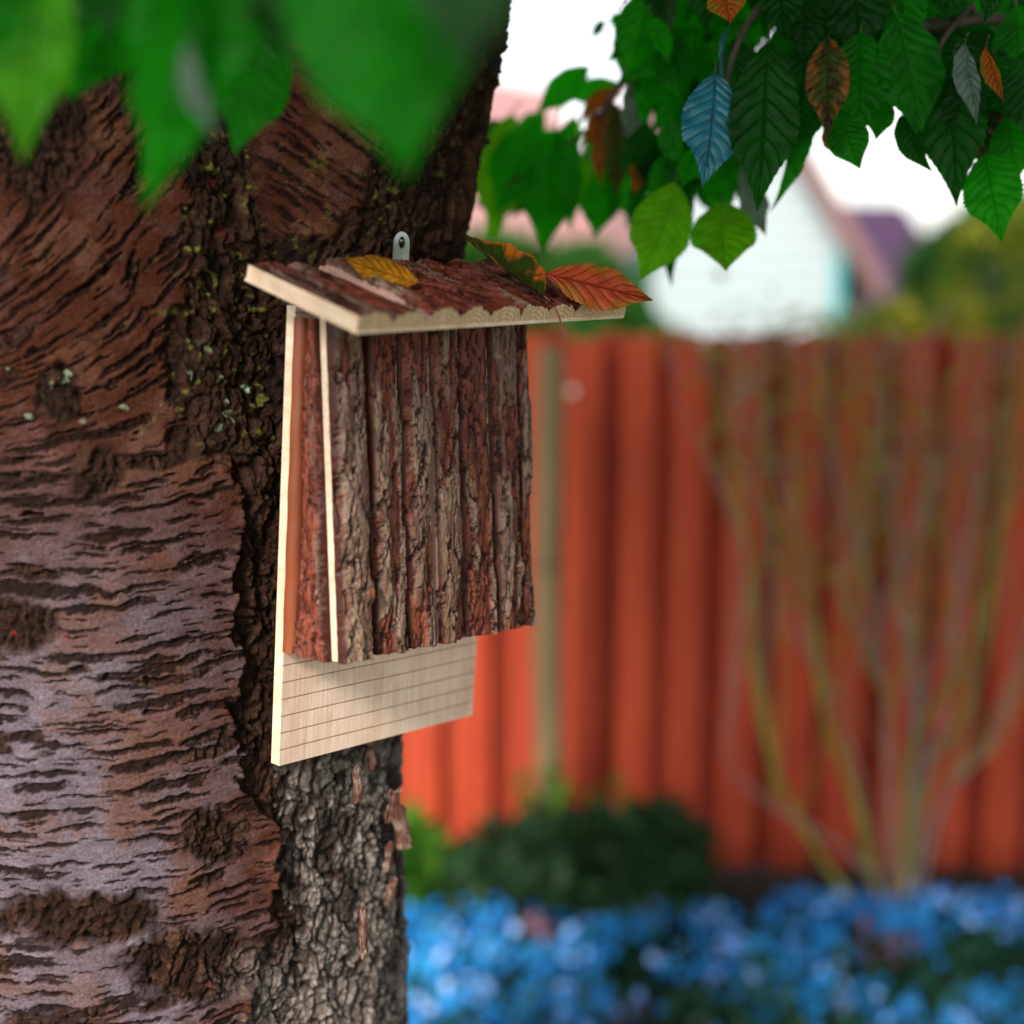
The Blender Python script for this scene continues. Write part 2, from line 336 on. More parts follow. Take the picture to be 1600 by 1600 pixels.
def build_tube(keys, other, nph, nz, right_side):
    ph, z, PH, Z, rad, rr, X, Y, DX, DY, d_o = tube_grid(keys, other, nph, nz, right_side)
    f = lambda a: np.ascontiguousarray(a, np.float32).ravel()
    PHf, Zf, X, Y, DX, DY, d_o = map(f, (PH, Z, X, Y, DX, DY, d_o))
    u = PHf * f(rr); U, S = project(X, Y, Zf + CZ)                     # where bark zones lie on the visible side
    w1 = fbm(u * 22, Zf * 22, 4, 3); w2 = fbm(u * 60 + 3, Zf * 60, 3, 9); w3 = fbm(u * 170, Zf * 170, 3, 15); w4 = fbm(u * 420, Zf * 420, 2, 19)
    wob = w1 * 26 + w2 * 16 + 16 * np.sign(vnoise(Zf * 70, Zf * 0 + 3, None, 8)) * np.abs(vnoise(Zf * 55, Zf * 0 + 9, None, 18))
    if not right_side:
        K = .85 * sst(860, 360, S) + .05; s = Zf - K * (u - .02) + .004 * w1 + .0015 * w2
    else:
        K = -.55 * sst(560, 340, S); s = Zf - K * (u + .05) + .004 * w1 + .0015 * w2
    # zones ---------------------------------------------------------
    if not right_side:
        seam_x = np.interp(S, [0, 250, 420, 560, 680, 740, 800, 1000, 1190, 1215, 1300, 1360, 1500, 1600], [250, 285, 292, 250, 300, 352, 368, 362, 362, 372, 425, 432, 400, 385])
        rough = sst(-5, 7, U - seam_x + wob * .75)                   # right of the edge: fissured bark
        rough = np.maximum(rough, sst(.31, .39, fbm(u * 14 + 2, s * 60 + 8, 4, 61)) * .95)
        topz = sst(260, 120, S + wob * 2 + 60 * w1) * .9; rough = np.maximum(rough, topz)
        def blob(bx, by, rx, ry): return sst(.9, .3, ((U - bx) / rx) ** 2 + ((S - by) / ry) ** 2 + .5 * w1 + .35 * w2)
        for b in ((120, 1430, 150, 55), (40, 975, 90, 50), (150, 740, 55, 50), (90, 610, 45, 60), (300, 1500, 130, 70), (300, 690, 60, 40), (330, 1300, 70, 60), (60, 200, 120, 130), (210, 430, 12, 40)):
            rough = np.maximum(rough, blob(*b))
        step = sst(-4, 4, seam_x - U - wob * .75) * sst(690, 740, S)
    else:
        seam_x = np.interp(S, [0, 150, 300, 380, 420], [640, 640, 575, 520, 430])
        sm = sst(8, -8, U - seam_x + wob * .7) * sst(400, 370, S + wob)  # smooth bark above the roof, left of the limb's rough flank
        sm = np.maximum(sm * sst(-.0, .03, d_o), .8 * sst(640, 700, U + wob) * sst(380, 330, S) * sst(0, .35, w1))
        rough = 1 - sm; step = sm * 0
    smooth = 1 - rough
    # lenticels on the smooth bark ----------------------------------
    L1 = lens_marks(u + .004 * w2, s + .0022 * w2 + .0010 * w3, 11, .110, .0175, .046, .0050, .88)
    le = np.maximum.reduce([L1, lens_marks(u, s + .002 * w2 + .0010 * w3, 23, .080, .0120, .028, .0031, .85),
                            lens_marks(u, s + .0018 * w2 + .001 * w3, 37, .040, .0080, .012, .0016, .75) - .1])
    le = sst(-.1, .45, le + .7 * w3 + .45 * w4) * smooth
    rim = sst(-1.0, -.1, L1) * smooth
    # fissured bark: vertical blocks --------------------------------
    gray_low = (sst(1120, 1200, S + wob) if right_side else sst(1450, 1560, S + wob) * sst(300, 420, U))
    a, b2, cid = worley(u * 75 + 1.1 * w1 + .5 * w2, Zf * 34 + 1.2 * w1 + .5 * w2, 5)
    crack = sst(.02, .30, b2 - a + .12 * w3)
    a2, b3, cid2 = worley(u * 210 + 1.0 * w2, Zf * 120 + 1.0 * w2, 8)
    crack2 = sst(.0, .35, b3 - a2)
    # long ridges
    rid = fbm(u * 34 + 2.0 * w1, Zf * 7, 4, 77)
    fis = rough * ((cid - .5) * .0030 * crack + (crack - 1) * .0034 + (cid2 - .5) * .0028 * crack2 + (crack2 - 1) * .0012
                   + rid * .0050 + (terr(fbm(u * 48 + 1.5 * w1, Zf * 19, 4, 81), 5) * .0085) + w3 * .0018 + w4 * .0008)
    lay = np.floor((w1 * .5 + .5) * 7 + .6 * w2) / 7                    # thin bark layers with ragged edges
    smo = smooth * (.0010 * w1 + .0005 * lay + .0007 * fbm(u * 30, s * 330, 3, 44) + .0004 * w3 + .0005 * w2 + .00022 * w4)
    len_d = le * (-.0026 + .0030 * w3 + .0018 * w4) + rim * (1 - le) * .0006
    disp = fis + smo + len_d + step * .0095 - rough * .0012
    edge_lip = np.exp(-((U - seam_x + wob * .75) / 12) ** 2) * (not right_side) * sst(690, 740, S)
    disp = disp + edge_lip * .003 * (1 + w2)
    if not right_side:      # collar of swollen bark under the fork
        cxr = np.interp(S, [100, 300, 450, 600, 700, 800], [260, 300, 335, 330, 370, 400]); wr = np.interp(S, [100, 300, 600, 800], [40, 38, 70, 40])
        col_ = np.exp(-((U - cxr) / wr) ** 2) * sst(900, 700, S); disp = disp + col_ * .006
    X = X + DX * disp; Y = Y + DY * disp
    # --- own colours, plus sky sheen painted in low on the left -------------------------------------------------
    warm = np.array([.066, .018, .008]); sheen_mauve = np.array([.145, .115, .142]); ochre = np.array([.110, .046, .023])
    if not right_side:
        sky_sheen = sst(560, 1150, S + 120 * w1) * sst(470, 140, U + 150 * w1)  # sky sheen painted into the lower left bark as mauve
    else: sky_sheen = np.zeros_like(U)
    cs_ = mixc(warm, sheen_mauve, np.clip(sky_sheen * .95 + .18 * w2, 0, 1))
    cs_ = mixc(cs_, ochre, np.clip(sst(.1, .5, w1) * .45, 0, 1))
    cs_ = cs_ * (1 + .22 * w2 + .15 * w3)[:, None]
    cs_ = mixc(cs_, np.array([.15, .06, .038]), sst(.35, .6, lay) * .35)
    dk = np.array([.012, .006, .004])
    cs_ = mixc(cs_, np.array([.011, .0045, .0025]), np.clip(le * 1.0, 0, 1) * .92)
    cs_ = mixc(cs_, np.array([.24, .15, .11]), rim * (1 - le) * sst(.1, .6, w3) * .3)
    plate_b = mixc(np.array([.030, .012, .008]), np.array([.078, .038, .024]), cid)
    plate_g = mixc(np.array([.17, .13, .115]), np.array([.32, .275, .25]), cid2)
    plate = mixc(plate_b, plate_g, np.clip(gray_low, 0, 1))
    cr = mixc(np.array([.012, .006, .004])[None].repeat(len(U), 0), plate, np.clip(crack * .8 + .1, 0, 1) * np.clip(.35 + .65 * crack2, 0, 1))
    cr = mixc(cr, dk, sst(-.05, -.4, rid) * .8)
    cr = cr * (1 + .3 * w3)[:, None]
    C = mixc(cs_, cr, np.clip(rough, 0, 1))
    # moss and lichen
    mz = sst(820, 520, S + 60 * w1) * sst(140, 260, S) * sst(90, 280, U) if not right_side else sst(470, 330, S + 30 * w1) * (.35 + .65 * sst(700, 560, U))
    moss = sst(.22, .55, fbm(u * 130, Zf * 130, 4, 91) + .25 * w2 - .1) * mz * np.clip(rough + .25, 0, 1)
    C = mixc(C, np.array([.21, .20, .035]), moss * .75)
    disp_m = moss * .0012
    lich = sst(.5, .62, fbm(u * 90, Zf * 90, 3, 133) ) * sst(700, 600, S) * sst(520, 580, S) * (0 if right_side else 1)
    C = mixc(C, np.array([.30, .38, .26]), lich)
    redm = sst(.42, .6, fbm(u * 70 + 9, Zf * 70, 3, 171)) * (np.exp(-(((U - 50) / 60) ** 2 + ((S - 970) / 35) ** 2)) + np.exp(-(((U - 380) / 60) ** 2 + ((S - 1500) / 50) ** 2)) + np.exp(-(((U - 320) / 30) ** 2 + ((S - 320) / 50) ** 2)) + .04)
    C = mixc(C, np.array([.26, .018, .020]), np.clip(redm, 0, 1) * .8)
    C = np.clip(C, .004, .8)
    V = np.stack([X + DX * disp_m, Y + DY * disp_m, Zf + CZ], -1)
    me = mesh_np('bark', V, grid_faces(len(ph), len(z), closed=True)); set_col(me, C)
    return me
tree = empty('cherry_tree', (-.33, 1.42, 0), label='large old cherry tree with banded peeling bark and fissured fork, carrying the wooden bat house', cat='tree')
def treepart(name, me, m=None):
    o = link(name, me, tree, mats=m); o.matrix_parent_inverse = Matrix.Translation(-tree.location); return o
t_main = treepart('trunk', build_tube(MAIN, LIMB, 500, 1000, 0), M['bark'])
t_limb = treepart('limb', build_tube(LIMB, MAIN, 290, 1000, 1), M['bark']); t_limb['label'] = 'right limb fused to the trunk, grey and scaly low down'

# ---- generic tube along a polyline
def tube_mesh(paths, sides=8):
    V = []; F = []; 
    for pts, rads in paths:
        base = len(V); n = len(pts); pts = [Vector(p) for p in pts]
        for i, p in enumerate(pts):
            t = (pts[min(i + 1, n - 1)] - pts[max(i - 1, 0)]).normalized()
            a = t.cross(Vector((.3, .9, .2))).normalized() if abs(t.z) > .5 else t.cross(Vector((0, 0, 1))).normalized(); b = t.cross(a)
            for k in range(sides):
                q = 2 * math.pi * k / sides; V.append(p + (a * math.cos(q) + b * math.sin(q)) * rads[i])
        for i in range(n - 1):
            for k in range(sides):
                k2 = (k + 1) % sides; F.append((base + i * sides + k, base + i * sides + k2, base + (i + 1) * sides + k2, base + (i + 1) * sides + k))
    return V, F
def tube(paths, sides=8, name='tube'):
    V, F = tube_mesh(paths, sides); return mesh_np(name, np.array([tuple(v) for v in V]), np.array(F))
def spline(pts, n):
    """Catmull-Rom through points"""
    P = [Vector(p) for p in pts]; P = [P[0] * 2 - P[1]] + P + [P[-1] * 2 - P[-2]]; out = []
    for i in range(1, len(P) - 2):
        for k in range(n):
            t = k / n
            out.append(.5 * ((2 * P[i]) + (P[i + 1] - P[i - 1]) * t + (2 * P[i - 1] - 5 * P[i] + 4 * P[i + 1] - P[i + 2]) * t * t + (3 * P[i] - P[i - 1] - 3 * P[i + 1] + P[i + 2]) * t ** 3))
    out.append(P[-2]); return out
def taper(n, a, b): return [a + (b - a) * i / max(1, n - 1) for i in range(n)]

# curled flakes standing off the limb's right edge
def flake(center, w, h, curl, yaw, tilt, seed):
    n = 14; xs = np.linspace(-1, 1, n); ys = np.linspace(-1, 1, n); X, Y = np.meshgrid(xs, ys); X = X.ravel(); Y = Y.ravel()
    r = 1 + .25 * vnoise(X * 2 + seed, Y * 2, None, seed)
    a = X * curl; px = np.sin(a) / curl * w / 2 * r; pz = (1 - np.cos(a)) / curl * w / 2; py = Y * h / 2 * r
    Vt = np.stack([px, pz + .002 * vnoise(X * 4, Y * 4, None, seed), py], -1); Vb = Vt + np.array([0, .0025, 0])
    F1 = grid_faces(n, n); F = np.vstack([F1, F1[:, ::-1] + n * n])
    # rim
    rimi = list(range(n)) + [n * k + n - 1 for k in range(1, n)] + [n * (n - 1) + k for k in range(n - 2, -1, -1)] + [n * k for k in range(n - 2, 0, -1)]
    rf = [(rimi[k], rimi[(k + 1) % len(rimi)], rimi[(k + 1) % len(rimi)] + n * n, rimi[k] + n * n) for k in range(len(rimi))]
    me = mesh_np('flake', np.vstack([Vt, Vb]), np.vstack([F, np.array(rf)]))
    VV = np.vstack([Vt, Vb]); c = mixc(np.array([.12, .05, .035]), np.array([.30, .20, .16]), sst(-.3, .5, fbm(VV[:, 0] * 200, VV[:, 2] * 200, 3, seed)))
    set_col(me, c)
    o = treepart('bark_flake', me, M['bark']); o.rotation_euler = (tilt, 0, yaw); o.location = center; return o
for (px, py, d, w, h, curl, yaw, tilt, sd_) in ((622, 1262, 1.40, .020, .034, 1.6, 1.2, .2, 3), (634, 1290, 1.395, .022, .040, 1.8, .8, -.2, 5), (612, 1340, 1.40, .012, .03, 1.5, 1.3, .1, 9),
                                                (616, 1395, 1.40, .014, .028, 1.5, 1.0, .3, 12), (586, 1175, 1.37, .014, .03, 1.5, 1.3, 0, 15), (570, 1455, 1.30, .010, .05, 1.2, .4, .1, 18),
                                                (560, 1230, 1.30, .010, .034, 1.3, .3, -.1, 21)):
    flake(at(px, py, d), w, h, curl, yaw, tilt, sd_)

# ------------------------------------------------------------------ bat house
YAW, ROLL, LEAN = .84505, .06615, .01999
W_, H_, T_, GRV, Z0 = .25396, .40956, .01158, .01556, .0147
_X = Vector((math.cos(YAW), math.sin(YAW), 0)); _N = Vector((math.sin(YAW), -math.cos(YAW), 0)); _Z = Vector((0, 0, 1))
Z1 = _Z * math.cos(LEAN) + _N * math.sin(LEAN); N1 = _N * math.cos(LEAN) - _Z * math.sin(LEAN)
X2 = _X * math.cos(ROLL) - Z1 * math.sin(ROLL); Z2 = Z1 * math.cos(ROLL) + _X * math.sin(ROLL)
O_ = Vector((-.20894, 1.20084, CZ - .45653))
# box axes: x along the board, y INTO the tree (so that the frame is right-handed), z up
box = empty('bat_house', O_, label='wooden bat house with bark slab front and sloping slab roof, screwed to the cherry trunk', cat='bat house')
box.matrix_world = Matrix(((X2.x, -N1.x, Z2.x, O_.x), (X2.y, -N1.y, Z2.y, O_.y), (X2.z, -N1.z, Z2.z, O_.z), (0, 0, 0, 1)))
def bpart(name, me, mats=None, loc=None, parent=None):
    return link(name, me, parent or box, loc, mats)

# backboard: pale sawn board with real saw kerfs across its face
def backboard():
    prof = [(0.0, 0.0)]; idx = []                                    # (y outward, z)
    k = 0; z = Z0
    while z < H_ - .004:
        prof += [(0, z - .0006), (-.0012, z - .0005), (-.0012, z + .0005), (0, z + .0006)]; z += GRV
    prof += [(0, H_)]
    nx = 40; xs = np.linspace(0, W_, nx); V = []; F = []; mi = []
    n = len(prof)
    for i, x in enumerate(xs):
        for j, (y, zz) in enumerate(prof):
            jit = 0 if j in (0, n - 1) else (rng.random() - .5) * .0004
            V.append((x, -y + 0, zz + jit + (.0012 * math.sin(x * 30) * .2 if j else 0)))
    for i in range(nx - 1):
        for j in range(n - 1):
            F.append((i * n + j, (i + 1) * n + j, (i + 1) * n + j + 1, i * n + j + 1)); mi.append(1 if abs(prof[j][0]) + abs(prof[j + 1][0]) > 0 else 0)
    b = len(V)   # sides: front profile to back line
    for side, i in ((0, 0), (1, nx - 1)):
        s0 = len(V)
        for j, (y, zz) in enumerate(prof): V.append((xs[i], T_, V[i * n + j][2]))
        for j in range(n - 1):
            q = (i * n + j, i * n + j + 1, s0 + j + 1, s0 + j)
            F.append(q if side == 0 else q[::-1]); mi.append(2)
        if side == 0: sA = s0
        else: sB = s0
    F.append((sA, sA + n - 1, sB + n - 1, sB)); mi.append(0)
    F.append((0, sA, sB, (nx - 1) * n)); mi.append(0)
    F.append((n - 1, (nx - 1) * n + n - 1, sB + n - 1, sA + n - 1)); mi.append(0)
    me = bpy.data.meshes.new('backboard'); me.from_pydata(V, [], F); me.polygons.foreach_set('material_index', mi); me.update()
    return me
bb = bpart('backboard', backboard(), [M['pine'], M['kerf'], M['pine_edge']])

def slab_mesh(wid, length, high, seed, nu=40, nv=220, under=0.0, len_axis='z', ragged=.002, bare=(), bare_left=0, knots=(), red=.5, tapr=None, amp=1.0, plate_scale=1.0, rnd=2.6, flat=0.0):
    """half-round slab with bark: x across (0..wid), z along (0..length), -y outward. Flat back closed. Returns mesh with slot 0 bark, slot 1 cut ends, slot 2 sawn wood"""
    uu = np.linspace(0, 1, nu); vv = np.linspace(0, 1, nv); U, V = np.meshgrid(uu, vv); U = U.ravel(); V = V.ravel()
    sfac = 1.0 if tapr is None else (tapr[0] + (tapr[1] - tapr[0]) * V)
    x = U * wid * sfac; z = V * length; c = (U - .5) * 2
    xm, zm = U * wid * 100, z * 100                                      # centimetres
    w1 = fbm(xm * .7 + seed, zm * .22, 4, seed); w2 = fbm(xm * 2.2 + seed, zm * .9, 4, seed + 7); w3 = fbm(xm * 7, zm * 3.4 + seed, 3, seed + 13)
    arc = np.sqrt(np.clip(1 - np.abs(c) ** rnd, 0, 1)) * (1 - flat) + flat
    ed = .0006 * fbm(np.zeros_like(z) + seed, zm * 1.5, 4, seed + 3)
    a, b, cid = worley(xm * .95 * plate_scale + 1.2 * w1 + .45 * w2 + seed, zm * .13 * plate_scale + .6 * w1, seed + 1)
    a2, b2, cid2 = worley(xm * 2.2 + 1.4 * w2 + seed, zm * .7 + .9 * w2, seed + 2)
    tn = fbm(xm * .80 * plate_scale + .25 * w2 + seed * 5, zm * .11 * plate_scale + seed, 3, seed + 31, .42)
    tq = tn * 3.6 + .18 * w3; tf = tq - np.floor(tq); te = terr(tn + .05 * w3, 3.6, .10); tedge = np.exp(-((tf - .5) / .09) ** 2)
    crack = sst(.0, .16, b - a + .10 * w3); crack2 = sst(0, .25, b2 - a2)
    kn = np.zeros_like(x); kc = np.zeros_like(x)
    for (ku, kv, kr) in knots:
        d = np.hypot(x - ku * wid, z - kv * length) / kr
        kn = np.maximum(kn, np.exp(-d ** 2 * 1.2)); kc = np.maximum(kc, sst(.55, .35, d))
    reg = sst(-.25, .25, fbm(xm * .5 + 9, zm * .18 + seed * 3, 3, seed + 5))   # smoother old plates or flaky young ones
    lev = np.clip(te * 1.6 + .5, 0, 1)
    h = high * arc + amp * np.clip(arc * 1.5, 0, 1) * ((crack - 1) * .0028 + (lev - .4) * .0046 + (crack2 - 1) * .0004 * (1 - .6 * reg) + (cid2 - .5) * .0006 * (1 - .6 * reg) + w2 * .0006 + w3 * .00025) + kn * .007 - kc * .002
    h = np.maximum(h, .0004)
    grey = mixc(np.array([.135, .064, .042]), np.array([.270, .172, .125]), sst(.2, .8, cid2 * .5 + .5 * cid))
    redb = mixc(np.array([.110, .020, .010]), np.array([.235, .058, .032]), sst(-.4, .4, w2))
    C = mixc(grey, redb, np.clip(sst(-.12, .22, .45 * w1 + .6 * (red - .5) + (.5 - lev) * 1.3 + .25 * w3), 0, 1))
    C = mixc(np.array([.014, .003, .002])[None].repeat(len(x), 0), C, np.clip(crack, 0, 1))
    C = mixc(C, np.array([.020, .005, .004]), tedge * .85); C = mixc(C, np.array([.10, .03, .02]), (1 - crack2) * .35)
    edge = sst(.74, .90, np.abs(c)); C = mixc(C, np.array([.045, .007, .004]), edge * .95)  # groove shade between slabs painted into their edge colour
    C = C * (1 + .22 * w3)[:, None]
    for side in bare:                                                    # bark missing: pale sapwood along an edge
        m = sst(1 - bare_left - .03, 1 - bare_left + .03, (c * side)); C = mixc(C, np.array([.46, .27, .22]), m * .9)
    C = mixc(C, np.array([.40, .13, .05]), kc)
    end = z.copy(); rg = ragged * fbm(xm * 2.0 + seed, np.zeros_like(xm), 3, seed + 21)
    z = z + rg * (1 - V) + rg * V * .4
    top = np.stack([x + ed * np.sign(c) * (np.abs(c) > .95), -h, z], -1)
    # back sheet (flat) and ends
    bx = np.tile(uu, 2) * wid * np.repeat([1.0 if tapr is None else tapr[0], 1.0 if tapr is None else tapr[1]], nu)
    nT = nu * nv
    base = np.stack([x, np.full_like(x, under), z], -1)
    Vv = [top]; Fs = [grid_faces(nu, nv)]; mi = [np.zeros((nu - 1) * (nv - 1))]
    off = nT
    # duplicate end rows so the cut ends shade flat
    for row, flip in ((0, False), (nv - 1, True)):
        t = top[row * nu:(row + 1) * nu]; bt = base[row * nu:(row + 1) * nu]
        Vv += [t, bt]; i = np.arange(nu - 1); q = np.stack([off + i, off + nu + i, off + nu + i + 1, off + i + 1], -1)
        Fs.append(q[:, ::-1] if flip else q); mi.append(np.ones(nu - 1)); off += 2 * nu
    for colm, flip in ((0, False), (nu - 1, True)):
        idx = np.arange(nv) * nu + colm; t = top[idx]; bt = base[idx]
        Vv += [t, bt]; i = np.arange(nv - 1); q = np.stack([off + i, off + i + 1, off + nv + i + 1, off + nv + i], -1)
        Fs.append(q[:, ::-1] if flip else q); mi.append(np.full(nv - 1, 2)); off += 2 * nv
    cb = base[[0, nu - 1, nT - 1, nT - nu]]; Vv.append(cb); Fs.append(np.array([[off + 0, off + 1, off + 2, off + 3]])); mi.append(np.array([2]))
    Vall = np.vstack(Vv); me = mesh_np('slab', Vall, np.vstack(Fs), True, np.concatenate(mi))
    Call = np.full((len(Vall), 3), .3, np.float32); Call[:nT] = np.clip(C, .003, .8); set_col(me, Call)
    return me
SL = [M['slab_bark'], M['rings'], M['pine_edge']]

# front panel: pale backing board with seven upright slabs, flaring out toward its foot
P_TOP, P_BOT = (.0345, .3990), (.0675, .1110)       # (outward, height) at the mid line of the backing board
pan_len = math.hypot(P_TOP[0] - P_BOT[0], P_TOP[1] - P_BOT[1]); pan_ang = math.atan2(P_BOT[0] - P_TOP[0], P_TOP[1] - P_BOT[1])
def box_mesh(x0, x1, y0, y1, z0, z1, name='board', bev=.0006):
    bm = bmesh.new(); bmesh.ops.create_cube(bm, size=1)
    for v in bm.verts: v.co = Vector(((v.co.x + .5) * (x1 - x0) + x0, (v.co.y + .5) * (y1 - y0) + y0, (v.co.z + .5) * (z1 - z0) + z0))
    if bev: bmesh.ops.bevel(bm, geom=list(bm.edges), offset=bev, segments=1, affect='EDGES')
    me = bpy.data.meshes.new(name); bm.to_mesh(me); bm.free(); return me
panel = bpart('front_panel', box_mesh(0, .2545, -.0035, .0035, 0, pan_len + .012), M['pine_edge'], (0, -P_BOT[0], P_BOT[1]))
panel.rotation_euler = (-pan_ang, 0, 0)     # its foot stands farther out
xs_ = [.0005, .0415, .0815, .1155, .1175, .1555, .1990, .2395, .2560]
defs = [(0.0005, .0405, 11, .30, (), 0, ((.75, .20, .010),)), (.0410, .0395, 12, .25, (), 0, ()), (.0808, .0350, 13, .65, (1,), .10, ()), (.1180, .0375, 14, .75, (-1,), .06, ()),
        (.1560, .0425, 15, .35, (1,), .10, ()), (.1990, .0390, 16, .30, (), 0, ((.86, .19, .008),)), (.2385, .0180, 17, .7, (), 0, ())]
for x0, w, sdd, red, br, bl, kn in defs:
    me = slab_mesh(w * .985, pan_len + .010, .0095 if w > .03 else .006, sdd, 46, 320, 0, rnd=3.0, red=red, bare=br, bare_left=bl, knots=kn, amp=1.25)
    o = bpart('bark_slab', me, SL, (x0, -.0036, -.0005 * (sdd % 3)), panel)
# side walls: a stripped stem against the board, a barked slab beside it
def side_wall(sign, x, smooth_stem=True):
    # stem: round, orange brown, runs the height of the wall
    n = 24; rows = 40; V = []; 
    side = bpart('side_panel', box_mesh(x + (.003 if sign < 0 else -.011), x + (.011 if sign < 0 else -.003), -.030, -.0005, .113, .395), M['pine_edge'])
    if sign > 0: return side
    a = math.pi
    for j in range(rows):
        zz = .1075 + (.4000 - .1075) * j / (rows - 1); y0 = 0.0012; y1 = .0155 + .002 * (1 - j / (rows - 1))
        for i in range(n):
            q = math.pi * i / (n - 1); V.append((x + .001 - .0075 * math.sin(q) + .0003 * math.sin(j * .9), -(y0 + (y1 - y0) * (.5 - .5 * math.cos(q))), zz))
    me = mesh_np('stem', np.array(V), grid_faces(n, rows)[:, ::-1]); bpart('stripped_stem', me, M['redwood'], None, side)
    me = slab_mesh(.0470, .291, .0105, 31, 40, 240, 0, red=.85, tapr=(1.0, .22), amp=1.5)
    o = bpart('bark_slab', me, SL, (x + .002, -.0635, .1085), side)
    # slab axes: x across -> toward the tree, -y outward -> -x of the box
    o.rotation_euler = (0, 0, 0); o.matrix_basis = Matrix(((0, 1, 0, x + .002), (1, 0, 0, -.0640), (0, 0, 1, .1085), (0, 0, 0, 1)))
    m2 = Matrix(((1, 0, 0, 0), (0, 1, 0, 0), (0, 0, 1, 0), (0, 0, 0, 1)))
    # taper is toward y=-.064 end: lean the slab so that it follows the panel
    sh = me.vertices
    co = np.zeros(len(sh) * 3, np.float32); sh.foreach_get('co', co); co = co.reshape(-1, 3)
    co[:, 0] += (co[:, 2] / .291) * .0325 * 1.0 ; sh.foreach_set('co', co.ravel()); me.flip_normals(); me.update()
    return side
side_wall(-1, 0.0); side_wall(1, .2545)

# roof: thin ply with nine half-round slabs running from the tree to the front, cut ends showing
RF, RB = (.132, .3920), (-.0020, .4275)           # underside (outward, height): front edge, back edge
rl = math.hypot(RF[0] - RB[0], RB[1] - RF[1]); rang = math.atan2(RB[1] - RF[1], RF[0] - RB[0])
roof_tilt = math.atan2(.0227, .338)
roof = empty('roof'); roof.parent = box
# roof axes: x along its width, y from the front edge back to the tree, z up from the ply
Rm = Matrix.Translation((-.05, -RF[0], RF[1])) @ Matrix.Rotation(-roof_tilt, 4, 'Y') @ Matrix.Rotation(rang, 4, 'X')
roof.matrix_basis = Rm
RW = .3395
bpart('base_ply', box_mesh(0, RW, -.001, rl + .002, 0, .0028, bev=.0004), M['pine_edge'], None, roof)
nS = 9; pitch_ = RW / nS
for k in range(nS):
    w = pitch_ * (1.03 if k not in (1,) else 1.0)
    me = slab_mesh(w, rl, .0150 if k else .0135, 50 + k, 34, 160, 0, red=.9, ragged=.0006, amp=.6, rnd=2.0, flat=.18, bare=(-1,) if k == 2 else (), bare_left=.2 if k == 2 else 0, plate_scale=1.2)
    co = np.zeros(len(me.vertices) * 3, np.float32); me.vertices.foreach_get('co', co); co = co.reshape(-1, 3)
    h = -co[:, 1].copy(); x = co[:, 0].copy(); z = co[:, 2].copy()
    if k == 0: h = np.where((h > .0001), np.maximum(h, .0118 * (1 - .0 * x)) * 1.0 + 0 * h, h) if False else np.where((x < w * .5) & (h > .0001), np.maximum(h, .0118), h)
    if k == 1: h = np.where(h > .0001, h * .86, h)
    if k == 2: h = np.where(h > .0001, h * 1.12, h)
    co = np.stack([x - w / 2, z, h], -1).astype(np.float32)
    me.vertices.foreach_set('co', co.ravel()); me.flip_normals(); me.update()
    if k == 0:
        pass
    bpart('roof_slab', me, SL, (k * pitch_ + w / 2, 0, .0028), roof)
# hanger plate above the roof, with its screw
def hanger():
    n = 22; zt = .4712; outer = []; inner = []
    w = .0098; hole = .0048
    pts = [(-w, .4440), (w, .4440)] + [(w * math.cos(a), zt + w * math.sin(a)) for a in np.linspace(0, math.pi, n)]
    bm = bmesh.new(); ring = []
    no = 40
    def outer_pt(a):
        c, s = math.cos(a), math.sin(a)
        if s >= 0: return (w * c, zt + w * s)
        t = min(w / max(abs(c), 1e-6), .0272 / max(-s, 1e-6)); return (t * c, zt + t * s)
    for layer, y in ((0, 0), (1, .0014)):
        ring.append([[bm.verts.new((outer_pt(2 * math.pi * k / no)[0], y, outer_pt(2 * math.pi * k / no)[1])) for k in range(no)],
                     [bm.verts.new((hole * .8 * math.cos(2 * math.pi * k / no), y, zt + hole * 1.15 * math.sin(2 * math.pi * k / no))) for k in range(no)]])
    for k in range(no):
        k2 = (k + 1) % no
        bm.faces.new((ring[0][0][k], ring[0][0][k2], ring[0][1][k2], ring[0][1][k])); bm.faces.new((ring[1][0][k2], ring[1][0][k], ring[1][1][k], ring[1][1][k2]))
        bm.faces.new((ring[0][0][k2], ring[0][0][k], ring[1][0][k], ring[1][0][k2])); bm.faces.new((ring[0][1][k], ring[0][1][k2], ring[1][1][k2], ring[1][1][k]))
    bmesh.ops.recalc_face_normals(bm, faces=bm.faces); me = bpy.data.meshes.new('hanger'); bm.to_mesh(me); bm.free(); return me
hg = bpart('hanger_plate', hanger(), M['metal'], (.1211, -.001, 0))
def screw():
    V = []; rows = [(.0, -.0025), (.0024, -.0022), (.0030, -.0010), (.0030, 0), (.0016, .0005), (.0014, .02)]; n = 14
    for r, y in rows:
        for k in range(n): V.append((r * math.cos(2 * math.pi * k / n), y, r * math.sin(2 * math.pi * k / n)))
    return mesh_np('screw', np.array(V), grid_faces(n, len(rows), True)[:, ::-1])
bpart('screw', screw(), M['screw'], (.0002, .0010, .4725), hg)

